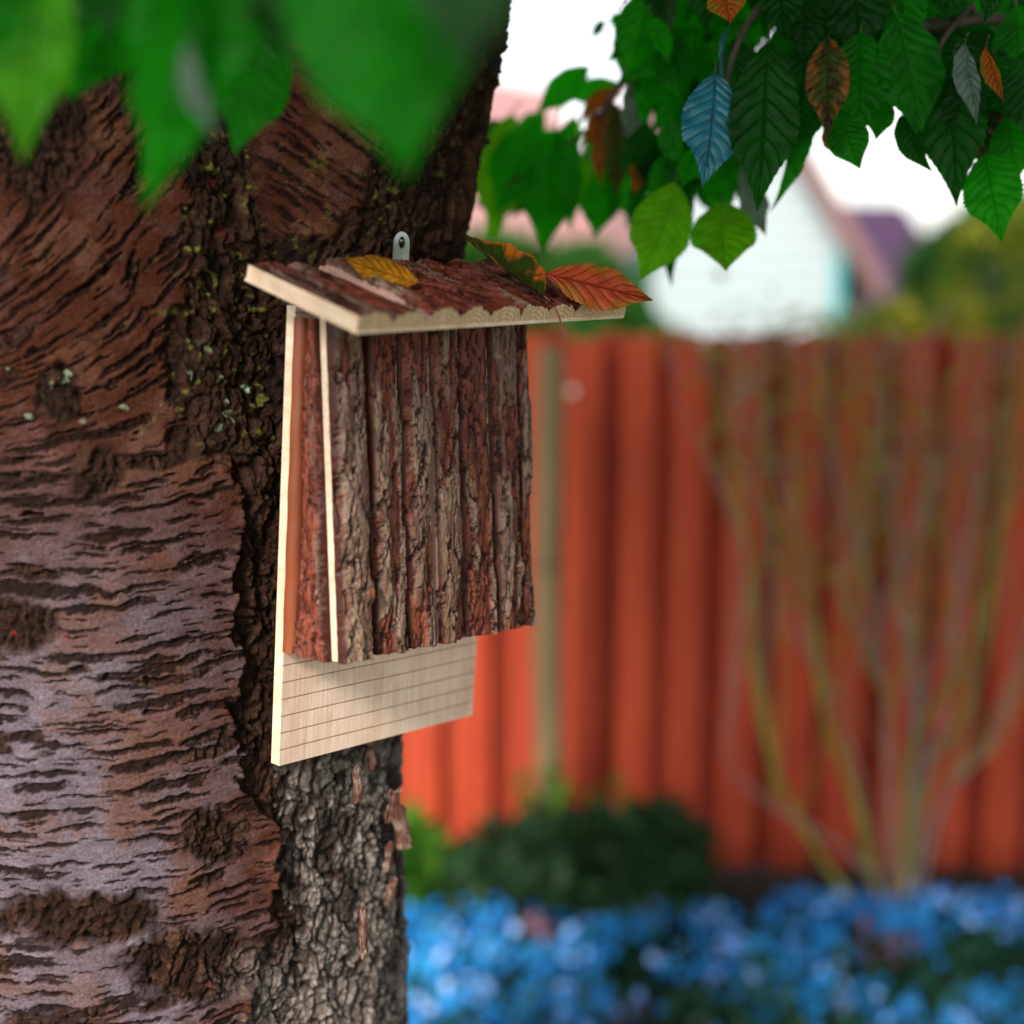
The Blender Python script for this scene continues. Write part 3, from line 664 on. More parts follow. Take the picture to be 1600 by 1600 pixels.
# ------------------------------------------------------------------ leaves
def leaf_mesh(seed, width=.27, fold=.35, droop=.25, wave=.012, twist=0.0, n=66, mcols=9, stem=.18, stem_curve=.1):
    r = random.Random(seed); V = []; UV = []
    for j in range(n):
        t = j / (n - 1)
        w = width * (math.sin(math.pi * min(1, t ** .92)) ** .92) * (1.0 if t < .66 else 1 - .5 * ((t - .66) / .34) ** .9)
        w = max(w, .0015)
        saw = ((t * 21) % 1.0)
        for i in range(mcols):
            s = -1 + 2 * i / (mcols - 1); ws = w
            if i in (0, mcols - 1): ws = w * (1 + .07 * saw) + .004 * saw
            x = s * ws; y = t + .012 * (abs(s) ** 2) * 0
            z = fold * abs(x) - droop * t * t + wave * math.sin(t * 26 + abs(s) * 3 + seed) * abs(s) * (w / width) - .25 * x * x / width
            a = twist * t; x, z = x * math.cos(a) - z * math.sin(a), x * math.sin(a) + z * math.cos(a)
            V.append((x, y, z)); UV.append((.5 + s / 2, t))
    F = grid_faces(mcols, n); nl = len(V)
    sp = [Vector((0, -stem * k / 5, -stem_curve * (k / 5) ** 2)) for k in range(6)]
    tv, tf = tube_mesh([(sp, [.008] * 6)], 5)
    V2 = [tuple(v) for v in tv]; UV2 = [(.5, 0)] * len(V2)
    me = mesh_np('leaf', np.array(V + V2), np.vstack([F, np.array(tf) + nl]), True, np.concatenate([np.zeros(len(F)), np.ones(len(tf))]))
    uvl = me.uv_layers.new(name='UVMap'); li = np.zeros(len(me.loops), np.int32); me.loops.foreach_get('vertex_index', li)
    uvl.data.foreach_set('uv', np.array(UV + UV2, np.float32)[li].ravel())
    return me
LV = {}
def leaf_variant(matn, v):
    key = (matn, v)
    if key not in LV:
        prm = [(.27, .38, .26, .016, .15), (.29, .22, .16, .020, .45), (.25, .55, .38, .014, -.5), (.29, .30, -.10, .018, .25), (.24, .75, .32, .016, .6)][v]
        me = leaf_mesh(v * 7 + 3, *prm); me.materials.append(M[matn]); me.materials.append(M['petiole_green' if 'orange' not in matn else 'petiole']); LV[key] = me
    return LV[key]
def put_leaf(parent, P, Q, roll, matn, v, facing=None, wid=1.0, name='leaf', me=None):
    P = Vector(P); Q = Vector(Q); L = (Q - P).length; Yv = (Q - P) / L
    f = facing if facing is not None else (Vector((0, 0, CZ)) - P).normalized()
    Zv = (f - Yv * f.dot(Yv)).normalized(); Xv = Yv.cross(Zv)
    Zr = Zv * math.cos(roll) + Xv * math.sin(roll); Xr = Yv.cross(Zr)
    Mx = Matrix(((Xr.x * wid * L, Yv.x * L, Zr.x * L, P.x), (Xr.y * wid * L, Yv.y * L, Zr.y * L, P.y), (Xr.z * wid * L, Yv.z * L, Zr.z * L, P.z), (0, 0, 0, 1)))
    o = bpy.data.objects.new(name, me or leaf_variant(matn, v)); COL.objects.link(o)
    if parent is not None: o.parent = parent
    o.matrix_basis = Mx; return o

def branch(pts, r0, r1, label):
    sp = spline(pts, 6); o = treepart('branch', tube([(sp, taper(len(sp), r0, r1))], 8), M['twig']); o['label'] = label; return o
br_right = branch([Vector((-.02, 1.56, CZ + .75)), at(1000, -260, 1.575), at(1180, -120, 1.485), at(1330, 0, 1.458), at(1420, 40, 1.440), at(1560, 30, 1.458), at(1680, 60, 1.485)], .014, .004, 'leafy bough reaching over to the top right')
br_left = branch([at(1090, -190, 1.530), at(1000, -60, 1.575), at(985, 90, 1.620), at(930, 190, 1.665), at(860, 245, 1.710), at(790, 292, 1.728)], .006, .0015, 'drooping twig beside the trunk')
br_mid = branch([at(1250, -70, 1.476), at(1180, 20, 1.440), at(1145, 90, 1.404), at(1120, 200, 1.395)], .005, .0014, 'hanging twig with the leaf painted with blue sky sheen')
br_far = branch([at(1520, 32, 1.458), at(1515, 10, 1.440), at(1462, 90, 1.422), at(1500, 150, 1.440), at(1550, 210, 1.440)], .0035, .0014, 'bare twig end at the far right')
br_front = branch([Vector((-.30, 1.15, CZ + .62)), at(150, -380, .85), at(330, -230, .75), at(560, -210, .65), at(760, -170, .55)], .012, .004, 'near bough above the lens with blurred leaves')

# (base x, base y, tip x, tip y, depth, width, material, variant, roll)
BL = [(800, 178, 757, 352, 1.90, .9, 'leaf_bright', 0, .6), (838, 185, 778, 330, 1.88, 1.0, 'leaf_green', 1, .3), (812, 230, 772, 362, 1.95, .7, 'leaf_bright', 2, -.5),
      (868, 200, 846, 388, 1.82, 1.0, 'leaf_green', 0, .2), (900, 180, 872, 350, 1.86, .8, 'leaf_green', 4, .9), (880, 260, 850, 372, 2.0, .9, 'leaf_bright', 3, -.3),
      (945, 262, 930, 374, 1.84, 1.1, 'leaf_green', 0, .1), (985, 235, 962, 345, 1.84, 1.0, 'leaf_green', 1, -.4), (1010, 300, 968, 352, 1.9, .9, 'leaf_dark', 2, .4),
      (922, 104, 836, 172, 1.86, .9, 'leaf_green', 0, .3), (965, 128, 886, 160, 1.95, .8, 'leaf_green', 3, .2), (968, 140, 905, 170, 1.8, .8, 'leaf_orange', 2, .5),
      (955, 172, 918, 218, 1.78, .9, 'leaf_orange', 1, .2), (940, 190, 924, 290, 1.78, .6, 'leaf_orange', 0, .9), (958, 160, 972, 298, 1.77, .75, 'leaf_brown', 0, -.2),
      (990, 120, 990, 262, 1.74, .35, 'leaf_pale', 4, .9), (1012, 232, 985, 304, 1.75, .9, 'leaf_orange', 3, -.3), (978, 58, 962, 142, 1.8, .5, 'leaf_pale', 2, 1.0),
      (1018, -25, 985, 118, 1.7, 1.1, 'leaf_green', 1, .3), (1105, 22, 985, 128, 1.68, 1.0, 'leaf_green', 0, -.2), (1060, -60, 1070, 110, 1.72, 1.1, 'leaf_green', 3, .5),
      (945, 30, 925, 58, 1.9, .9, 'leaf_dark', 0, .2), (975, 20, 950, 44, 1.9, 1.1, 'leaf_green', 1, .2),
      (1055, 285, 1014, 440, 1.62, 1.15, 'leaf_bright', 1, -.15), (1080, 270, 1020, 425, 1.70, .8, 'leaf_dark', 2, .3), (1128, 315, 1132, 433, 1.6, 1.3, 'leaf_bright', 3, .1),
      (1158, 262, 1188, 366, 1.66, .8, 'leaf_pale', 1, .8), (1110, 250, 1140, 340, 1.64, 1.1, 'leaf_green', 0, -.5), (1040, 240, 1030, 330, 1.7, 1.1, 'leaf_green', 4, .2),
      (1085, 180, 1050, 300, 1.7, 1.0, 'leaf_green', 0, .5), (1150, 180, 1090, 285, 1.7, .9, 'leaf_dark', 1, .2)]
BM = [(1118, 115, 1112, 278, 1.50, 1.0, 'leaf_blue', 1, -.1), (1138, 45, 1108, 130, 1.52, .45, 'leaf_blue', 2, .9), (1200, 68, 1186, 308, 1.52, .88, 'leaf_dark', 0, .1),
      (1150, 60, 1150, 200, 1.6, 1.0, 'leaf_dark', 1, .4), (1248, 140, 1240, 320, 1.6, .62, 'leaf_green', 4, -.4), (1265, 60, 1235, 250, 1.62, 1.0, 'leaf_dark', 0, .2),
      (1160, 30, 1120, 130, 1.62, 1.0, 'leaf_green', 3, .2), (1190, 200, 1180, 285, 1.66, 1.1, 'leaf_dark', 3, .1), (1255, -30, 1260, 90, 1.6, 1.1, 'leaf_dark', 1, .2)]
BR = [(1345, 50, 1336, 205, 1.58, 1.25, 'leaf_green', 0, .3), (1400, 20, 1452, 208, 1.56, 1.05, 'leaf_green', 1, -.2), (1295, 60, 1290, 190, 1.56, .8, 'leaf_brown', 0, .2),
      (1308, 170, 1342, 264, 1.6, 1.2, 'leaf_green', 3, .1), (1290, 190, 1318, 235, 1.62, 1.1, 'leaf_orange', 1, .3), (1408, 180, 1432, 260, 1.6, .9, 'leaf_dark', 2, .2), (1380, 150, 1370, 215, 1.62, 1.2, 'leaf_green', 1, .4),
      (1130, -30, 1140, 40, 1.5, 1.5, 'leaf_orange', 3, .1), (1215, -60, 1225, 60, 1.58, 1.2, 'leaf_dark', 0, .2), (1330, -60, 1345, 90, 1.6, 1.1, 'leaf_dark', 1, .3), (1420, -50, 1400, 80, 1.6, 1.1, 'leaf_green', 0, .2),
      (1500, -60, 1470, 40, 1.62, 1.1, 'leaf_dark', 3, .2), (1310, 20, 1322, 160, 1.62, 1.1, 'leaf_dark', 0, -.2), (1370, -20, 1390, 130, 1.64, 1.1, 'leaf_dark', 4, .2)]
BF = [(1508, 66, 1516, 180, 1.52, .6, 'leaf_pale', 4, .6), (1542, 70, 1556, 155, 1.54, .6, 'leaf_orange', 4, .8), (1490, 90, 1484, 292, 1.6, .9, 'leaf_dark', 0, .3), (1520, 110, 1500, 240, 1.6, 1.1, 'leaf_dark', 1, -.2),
      (1540, 240, 1560, 358, 1.6, 1.25, 'leaf_green', 0, .2), (1556, 90, 1600, 200, 1.62, 1.1, 'leaf_dark', 3, .1), (1575, 180, 1590, 285, 1.64, 1.2, 'leaf_green', 1, .1), (1600, 80, 1612, 220, 1.6, 1.1, 'leaf_dark', 0, .2),
      (1560, -40, 1540, 30, 1.55, .8, 'leaf_dark', 1, .2), (1470, 90, 1478, 200, 1.66, 1.1, 'leaf_dark', 3, .4), (1530, 150, 1545, 265, 1.68, 1.2, 'leaf_brown', 0, .2), (1505, 180, 1520, 262, 1.66, .9, 'leaf_dark', 0, .1)]
FR = [(75, -90, 8, 222, .80, .85, 'leaf_bright', 0, .5), (15, -120, -30, 130, .80, 1.0, 'leaf_green', 1, .2), (200, -50, 106, 163, .95, 1.0, 'leaf_green', 3, .2), (128, -100, 66, 85, .9, 1.0, 'leaf_dark', 0, .1),
      (300, -70, 262, 318, .78, .72, 'leaf_green', 1, -.3), (238, -100, 226, 150, .80, .8, 'leaf_green', 0, .5), (350, -120, 330, 180, .78, .7, 'leaf_green', 4, .4), (418, 20, 372, 233, 1.02, .95, 'leaf_green', 1, .25),
      (430, -130, 432, 100, .80, .9, 'leaf_dark', 3, .1), (560, -130, 652, 260, .66, 1.25, 'leaf_green', 1, .15), (500, -120, 545, 165, .70, 1.1, 'leaf_green', 0, .35), (775, -150, 705, 130, .50, .75, 'leaf_dull', 3, .4),
      (690, -160, 735, 95, .60, .9, 'leaf_dull', 1, .2), (150, -140, 175, 40, .8, 1.0, 'leaf_dark', 1, 0), (320, -160, 300, 50, .8, 1.1, 'leaf_dark', 0, 0), (420, -160, 470, 50, .78, 1.2, 'leaf_dark', 0, 0), (640, -190, 615, 60, .64, 1.2, 'leaf_green', 3, .2),
      (300, 60, 312, 215, .74, .34, 'leaf_pale', 4, .9)]
def put_list(lst, br, dz=.02, k=1.0):
    for (bx, by, tx, ty, d, w, mt, v, roll) in lst:
        d *= k
        put_leaf(br, at(bx, by, d + rng.uniform(-dz, dz)), at(tx, ty, d + rng.uniform(-dz, dz) - .012), roll, mt, v, wid=w * .9)
put_list(BL, br_left, .02, .93); put_list(BM, br_mid, .02, .90); put_list(BR, br_right, .02, .88); put_list(BF, br_far, .02, .87); put_list(FR, br_front, .01)
# the darker leaves that fill the bough behind
def hang(br, n, x0, x1, top, bot, d0, d1, mats, smin=90, smax=140):
    for _ in range(n):
        x = rng.uniform(x0, x1); lo = np.interp(x, *bot); y = rng.uniform(top, lo - smin * .9)
        L = rng.uniform(smin, smax); a = rng.gauss(0, .45); ty = min(y + L * math.cos(a), lo); tx = x + L * math.sin(a)
        d = rng.uniform(d0, d1)
        put_leaf(br, at(x, y, d), at(tx, ty, d + rng.uniform(-.03, .03)), rng.gauss(0, .5), rng.choice(mats), rng.randrange(5), wid=rng.uniform(.9, 1.3))
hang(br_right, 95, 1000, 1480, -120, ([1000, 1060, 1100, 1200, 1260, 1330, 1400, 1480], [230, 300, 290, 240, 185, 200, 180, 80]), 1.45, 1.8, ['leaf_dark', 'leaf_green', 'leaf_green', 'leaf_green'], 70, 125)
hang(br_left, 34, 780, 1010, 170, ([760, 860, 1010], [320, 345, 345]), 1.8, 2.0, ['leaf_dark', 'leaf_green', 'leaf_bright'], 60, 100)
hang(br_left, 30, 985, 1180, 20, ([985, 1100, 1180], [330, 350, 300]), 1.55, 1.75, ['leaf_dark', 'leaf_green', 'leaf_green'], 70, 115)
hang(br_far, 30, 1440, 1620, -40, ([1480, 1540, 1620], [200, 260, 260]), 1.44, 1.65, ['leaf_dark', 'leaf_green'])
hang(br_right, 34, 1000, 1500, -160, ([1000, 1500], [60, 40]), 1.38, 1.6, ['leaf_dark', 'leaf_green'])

# the rest of the crown overhead, out of frame: edge shaped to shade trunk top and fence, leave the box sunlit
def leaf_cloud(name, pts, size, seed, jitter=.6, elong=1.6, updir=None):
    """many small pointed leaf faces spread at pts"""
    r = np.random.default_rng(seed); n = len(pts); P = np.asarray(pts, float)
    d = r.normal(size=(n, 3)); d /= np.linalg.norm(d, axis=1)[:, None]
    if updir is not None: d = d * jitter + np.asarray(updir) * (1 - jitter); d /= np.linalg.norm(d, axis=1)[:, None]
    e = r.normal(size=(n, 3)); e -= (e * d).sum(1)[:, None] * d; e /= np.linalg.norm(e, axis=1)[:, None]
    s = size * r.uniform(.6, 1.3, n)[:, None]
    V = np.stack([P, P + d * s * elong * .5 + e * s * .42, P + d * s * elong, P + d * s * elong * .5 - e * s * .42], 1).reshape(-1, 3)
    F = np.arange(4 * n).reshape(n, 4); return mesh_np(name, V, F, False)
def foliage_mat(name, c0, c1, tc, rough=.6, tw=.35, scale=3, lo=.35, hi=.65):
    m = mat(name, rough=rough, spec=.3); n = noise_node(m, scale, 3); r = ramp(m, n.outputs['Fac'], [(lo, c0), (hi, c1)])
    L_(m, r.outputs[0], B_(m).inputs['Base Color']); t = N(m, 'ShaderNodeBsdfTranslucent'); t.inputs[0].default_value = (*tc, 1)
    ms = N(m, 'ShaderNodeMixShader'); ms.inputs[0].default_value = tw; L_(m, B_(m).outputs[0], ms.inputs[1]); L_(m, t.outputs[0], ms.inputs[2])
    L_(m, ms.outputs[0], m.node_tree.nodes['Material Output'].inputs['Surface']); return m
M['crown'] = foliage_mat('cherry_foliage', (.008, .05, .006), (.02, .11, .008), (.03, .25, .01))
r_ = np.random.default_rng(4); P = []
while len(P) < 18000:
    p = r_.normal(size=3) * np.array([1.25, 1.3, .6]) + np.array([.25, .9, 3.7])
    if p[0] > np.interp(p[1], [-.7, -.15, .1, .5, 1.2, 1.6], [-.85, -1.05, -1.7, -1.5, -.7, -.3]) + .1 * math.sin(p[1] * 5) and p[2] > 2.75 and (p[2] - CZ) / max(p[1], .1) > .23: P.append(p)
cr = treepart('crown', leaf_cloud('crown', P, .11, 5), M['crown']); cr['kind'] = 'stuff'

# --- three autumn leaves lying on the roof, and a small dark one
def roof_pt(u, v, lift=0.0):
    """point on the roof's upper side seen at picture position (u, v)"""
    Mw = box.matrix_world @ Rm; n = (Mw.to_3x3() @ Vector((0, 0, 1))).normalized(); o = Mw @ Vector((0, 0, .0155 + lift))
    d = at(u, v, 1) - Vector((0, 0, CZ)); t = (o - Vector((0, 0, CZ))).dot(n) / d.dot(n); return Vector((0, 0, CZ)) + d * t
Mw_ = box.matrix_world @ Rm; RN = (Mw_.to_3x3() @ Vector((0, 0, 1))).normalized(); TOC = (Vector((0, 0, CZ)) - at(800, 430, 1.25)).normalized()
RN1 = (RN * .8 + TOC * .35).normalized(); RN2 = (RN * .55 + TOC * .8).normalized()
def fallen(name_mat, pet, P, Q, roll, prm, label, wid=1.0, seed=5, facing=None):
    me = leaf_mesh(seed, *prm); me.materials.append(M[name_mat]); me.materials.append(M[pet])
    o = put_leaf(None, P, Q, roll, None, 0, facing=facing or RN, wid=wid, name='fallen_leaf', me=me)
    return tag(o, label=label, cat='leaf', group='autumn leaves fallen on the roof')
fallen('fallen_yellow', 'petiole_red', roof_pt(655, 441, .006), roof_pt(537, 411, .008), -.1, (.25, .12, -.10, .014, .2, 66, 9, .30, -.05), 'yellow autumn leaf lying on the left half of the bark roof', 1.1, 5, RN1)
fallen('fallen_mixed', 'petiole_red', roof_pt(850, 462, .006), roof_pt(712, 386, .020), .25, (.26, .75, -.12, .012, -.2, 66, 9, .32, .25), 'folded red and green leaf with its red stalk hanging over the roof edge', 1.15, 6, RN1)
fallen('fallen_orange', 'petiole_red', roof_pt(853, 428, .022), roof_pt(1022, 466, .022), .0, (.30, .18, .05, .016, -.15, 66, 9, .10, .1), 'orange red leaf sticking out beyond the right end of the roof', .70, 8, RN2)
fallen('fallen_dark', 'petiole', roof_pt(838, 418, .004), roof_pt(752, 400, .008), .2, (.28, .3, .1, .014, .1, 66, 9, .1, .1), 'dark green curled leaf tucked behind the folded red one', 1.2, 9, RN1)

# ------------------------------------------------------------------ fence
FY = 3.84; FTOP = CZ - .0574 * FY - .0
fence = empty('wooden_fence', (0, FY, 0), label='red stained board on board garden fence behind the flower bed', cat='fence')
def fpart(name, me, loc, m, parent=None): return link(name, me, fence, (loc[0], loc[1] - FY, loc[2]), None)
def board_mesh(w, t, h, seed, m):
    r = random.Random(seed); bm = bmesh.new(); bmesh.ops.create_cube(bm, size=1)
    for v in bm.verts:
        v.co = Vector((v.co.x * w, v.co.y * t, (v.co.z + .5) * h))
    bmesh.ops.bevel(bm, geom=[e for e in bm.edges if abs(e.verts[0].co.z - e.verts[1].co.z) < .01 and min(e.verts[0].co.z, e.verts[1].co.z) > h * .9 and abs(e.verts[0].co.x - e.verts[1].co.x) < .001], offset=.022, segments=2, affect='EDGES')
    bmesh.ops.bevel(bm, geom=[e for e in bm.edges if abs(e.verts[0].co.z - e.verts[1].co.z) > h * .5], offset=.003, segments=1, affect='EDGES')
    me = bpy.data.meshes.new('board'); bm.to_mesh(me); bm.free(); me.materials.append(m); return me
bF = [board_mesh(.112, .02, FTOP - .05, 1, M['fence']), board_mesh(.106, .02, FTOP - .056, 2, M['fence'])]
bF.append(board_mesh(.098, .018, FTOP - .054, 7, M['fence']))
bB = [board_mesh(.118, .02, FTOP - .050, 3, M['fence_back'])]
pt = .150; x_ref = (993 - 800) / FPX * (FY * 1.02)
for k in range(-34, 36):
    x = x_ref + k * pt
    fpart('board', bF[rng.randrange(3)], (x + rng.uniform(-.010, .010), FY - .03, .045 + rng.uniform(-.010, .006)), None)
    fpart('board', bB[0], (x + pt / 2, FY + .012, .045 + rng.uniform(-.006, .006)), None)
for z in (.30, .78, 1.28):
    fpart('rail', (lambda me: (me.materials.append(M['fence']), me)[1])(box_mesh(-5.2, 5.4, -.018, .018, -.04, .04, 'rail', .003)), (0, FY + .042, z), None)
for x in (-4.4, -2.6, -.9, 1.48, 3.3, 5.0):
    fpart('post', (lambda me: (me.materials.append(M['fence_back']), me)[1])(box_mesh(-.045, .045, -.045, .045, 0, FTOP + .02, 'post', .004)), (x + .001, FY + .107, 0), None)
M['glint'] = mat('pale_glint', (.85, .75, .6), .3)  # pale balls added to make two blurred bright spots on the fence
for (u_, v_) in ((895, 612), (846, 608)):
    bm = bmesh.new(); bmesh.ops.create_uvsphere(bm, u_segments=12, v_segments=8, radius=.013); me = bpy.data.meshes.new('glint'); bm.to_mesh(me); bm.free(); me.materials.append(M['glint'])
    q = at(u_, v_, 3.8); fpart('glint_ball', me, (q.x, FY - .048, q.z), None)
# grey olive stake in front of the fence
stake = empty('garden_stake', at(856, 1250, 3.76).to_tuple()[:2] + (0,), label='grey olive upright stake standing before the red fence, just right of the bat house', cat='stake')
link('pole', tube([([Vector((0, 0, z)) + Vector((.004 * math.sin(z * 5), 0, 0)) for z in np.linspace(0, FTOP - .02, 12)], taper(12, .042, .036))], 12), stake, mats=M['olive_post'])
link('tie', tube([([Vector((.037 * math.cos(a), .037 * math.sin(a), 1.0)) for a in np.linspace(0, 6.4, 16)], [.006] * 16)], 6), stake, mats=M['twig'])

# ------------------------------------------------------------------ big multi-stem shrub before the fence
M['stem_green'] = mottled('shrub_stem_green', [(.3, (.10, .12, .012)), (.7, (.32, .28, .03))], 8, .6)
M['stem_grey'] = mottled('shrub_stem_grey', [(.3, (.12, .085, .07)), (.7, (.36, .27, .23))], 10, .7)
M['stem_brown'] = mottled('shrub_stem_brown', [(.3, (.22, .09, .05)), (.7, (.42, .22, .14))], 10, .7)
M['shrub_leaf'] = foliage_mat('shrub_leaf', (.12, .20, .02), (.30, .30, .03), (.3, .35, .03), tw=.4)
SD = 3.62
sh_base = at(1405, 1390, SD); sh_base.z = 0
shrub = empty('tall_shrub', sh_base, label='tall nearly bare shrub, many green and grey stems fanning up before the fence', cat='shrub')
stems = [([(1400, 1392), (1290, 1350), (1215, 1210), (1180, 1050), (1165, 850), (1130, 640), (1080, 520)], .017, 'stem_green'),
         ([(1392, 1392), (1340, 1260), (1290, 1120), (1268, 950), (1245, 800), (1235, 600), (1225, 540)], .018, 'stem_green'),
         ([(1402, 1392), (1395, 1250), (1382, 1080), (1350, 900), (1310, 740), (1290, 560), (1275, 520)], .014, 'stem_brown'),
         ([(1410, 1392), (1425, 1250), (1430, 1080), (1412, 900), (1390, 760), (1380, 600), (1400, 520)], .018, 'stem_grey'),
         ([(1412, 1392), (1440, 1230), (1500, 1130), (1545, 980), (1560, 800), (1585, 620), (1600, 540)], .019, 'stem_green'),
         ([(1425, 1392), (1470, 1260), (1540, 1170), (1590, 1060), (1625, 900), (1650, 700), (1660, 560)], .015, 'stem_grey'),
         ([(1420, 1250), (1470, 1150), (1490, 1020), (1500, 900), (1530, 760), (1520, 600), (1500, 520)], .013, 'stem_grey'),
         ([(1210, 1200), (1185, 1080), (1215, 930), (1190, 800), (1150, 700), (1165, 560), (1150, 520)], .010, 'stem_grey'),
         ([(1268, 960), (1250, 900), (1200, 780), (1190, 660), (1210, 540), (1190, 520)], .009, 'stem_green'),
         ([(1382, 1080), (1340, 1000), (1330, 880), (1350, 740), (1330, 600), (1345, 520)], .010, 'stem_green'),
         ([(1412, 900), (1450, 800), (1440, 650), (1460, 520), (1450, 520)], .010, 'stem_grey')]
ends = []
for pts, r0, mt in list(stems):
    for _ in range(1):
        stems.append(([pts[0]] + [(x + rng.gauss(0, 34), y) for x, y in pts[1:]], r0 * .5, rng.choice(['stem_green', 'stem_brown', 'stem_grey'])))
for pts, r0, mt in stems:
    dd = rng.uniform(-.18, .06); n = len(pts)
    P3 = [at(x, y, SD + dd * (i / (n - 1)) * 1.6 - (.0 if i else 0)) for i, (x, y) in enumerate(pts)]
    if pts[0][1] > 1380: P3[0].z = 0
    sp = spline(P3, 6); o = link('stem', tube([(sp, taper(len(sp), r0 * .62, r0 * .2))], 8), shrub, mats=M[mt]); o.matrix_parent_inverse = Matrix.Translation(-sh_base)
    for _ in range(7):
        i = rng.randrange(int(len(sp) * .22), len(sp) - 1); p = sp[i]; h = min(rng.uniform(.25, .6), max(.05, (1.52 + rng.uniform(-.25, .10) - p.z) / 1.5))
        q = p + Vector((rng.gauss(0, .10), rng.gauss(0, .12), h)); q2 = q + Vector((rng.gauss(0, .05), rng.gauss(0, .05), h * .5))
        tw = spline([p, (p + q) / 2 + Vector((rng.gauss(0, .02), 0, 0)), q, q2], 3)
        o = link('twig', tube([(tw, taper(len(tw), .0036, .0013))], 5), shrub, mats=M[rng.choice(['stem_grey', 'stem_green', 'stem_brown', 'stem_green'])]); o.matrix_parent_inverse = Matrix.Translation(-sh_base)
        ends += tw[3:]
lp = [Vector(p) + Vector((rng.gauss(0, .03), rng.gauss(0, .03), rng.gauss(0, .03))) for p in rng.sample(ends, 240)]
o = link('leaves', leaf_cloud('leaves', [tuple(p) for p in lp], .022, 8), shrub, mats=M['shrub_leaf']); o.matrix_parent_inverse = Matrix.Translation(-sh_base); o['kind'] = 'stuff'

# ------------------------------------------------------------------ low bushes
M['bush_dark'] = foliage_mat('bush_dark', (.008, .026, .010), (.030, .085, .028), (.02, .07, .02), tw=.25, scale=14)
M['bush_light'] = foliage_mat('bush_light', (.03, .12, .01), (.09, .24, .02), (.10, .30, .02), tw=.4, scale=9)
M['bush_yellow'] = foliage_mat('bush_yellow', (.05, .12, .01), (.70, .56, .04), (.25, .35, .02), tw=.3, scale=5, lo=.5, hi=.62)
M['hedge'] = foliage_mat('hedge_leaf', (.02, .08, .01), (.04, .16, .015), (.04, .16, .02), tw=.35, scale=1)
M['far_green'] = foliage_mat('far_tree_leaf', (.015, .06, .012), (.05, .14, .02), (.04, .14, .02), tw=.3, scale=.8)
def shell(c, r, n, seed, lump=.25, low=-1.0, fill=.25):
    g = np.random.default_rng(seed); d = g.normal(size=(n, 3)); d /= np.linalg.norm(d, axis=1)[:, None]
    k = 1 + lump * (vnoise(d[:, 0] * 2.6 + seed, d[:, 1] * 2.6 + d[:, 2] * 3.1, None, seed)) - fill * g.random(n) ** 2
    p = d * np.array(r) * k[:, None]; p = p[d[:, 2] > low]; return p + np.array(c)
def bush(name, blobs, leaf, m, label, cat, stems=5, seed=1, h0=0, group=None, trunk_h=None):
    c0 = Vector(blobs[0][0]); root = empty(name, (c0.x, c0.y, 0), label=label, cat=cat, group=group)
    P = np.vstack([shell(c, r, n, seed + i * 3) for i, (c, r, n) in enumerate(blobs)]); P = P[P[:, 2] > .01]
    o = link('foliage', leaf_cloud(name, P - np.array(root.location), leaf, seed), root, mats=M[m])
    g = random.Random(seed)
    for k in range(stems):
        c, r, n = blobs[k % len(blobs)]; q = Vector(c) + Vector((g.uniform(-.4, .4) * r[0], g.uniform(-.4, .4) * r[1], g.uniform(0, .5) * r[2])) - root.location
        b = Vector((g.gauss(0, .04), g.gauss(0, .04), 0)) * (r[0] / .4)
        link('stem' if trunk_h is None else 'trunk', tube([(spline([b, (b + q) / 2 + Vector((g.gauss(0, .02), 0, .03)), q], 4), taper(9, .012 * max(1, r[2] * 2.5), .004 * max(1, r[2] * 2)))], 6), root, mats=M['twig'])
    return root
def g_at(u, v, d, z=None):
    p = at(u, v, d)
    if z is not None: p.z = z
    return tuple(p)
bush('dark_shrub', [(g_at(930, 1345, 3.66), (.15, .10, .09), 560), (g_at(715, 1370, 3.64), (.13, .10, .06), 330), (g_at(825, 1345, 3.66), (.14, .10, .075), 480), (g_at(1030, 1318, 3.66), (.10, .10, .09), 420),
      (g_at(1040, 1375, 3.64), (.09, .10, .08), 300), (g_at(880, 1400, 3.62), (.26, .10, .07), 800)],
     .045, 'bush_dark', 'low dark green shrub between the trunk and the tall bare shrub', 'shrub', 7, 3)
bush('leafy_plant', [(g_at(645, 1345, 3.6), (.05, .06, .085), 260), (g_at(640, 1400, 3.6), (.05, .06, .10), 160)], .04, 'bush_light', 'bright green leafy plant right beside the lower trunk', 'plant', 3, 5)
bush('young_plant', [(g_at(850, 1235, 3.7), (.04, .04, .05), 50), (g_at(860, 1275, 3.7), (.05, .04, .05), 60)], .03, 'bush_light', 'yellow green tuft growing up behind the dark shrub at the foot of the stake', 'plant', 3, 6)
bush('young_plant', [(g_at(955, 1245, 3.7), (.03, .03, .03), 26)], .026, 'bush_light', 'small sprig sticking up from the top of the dark shrub before the fence', 'plant', 2, 16)

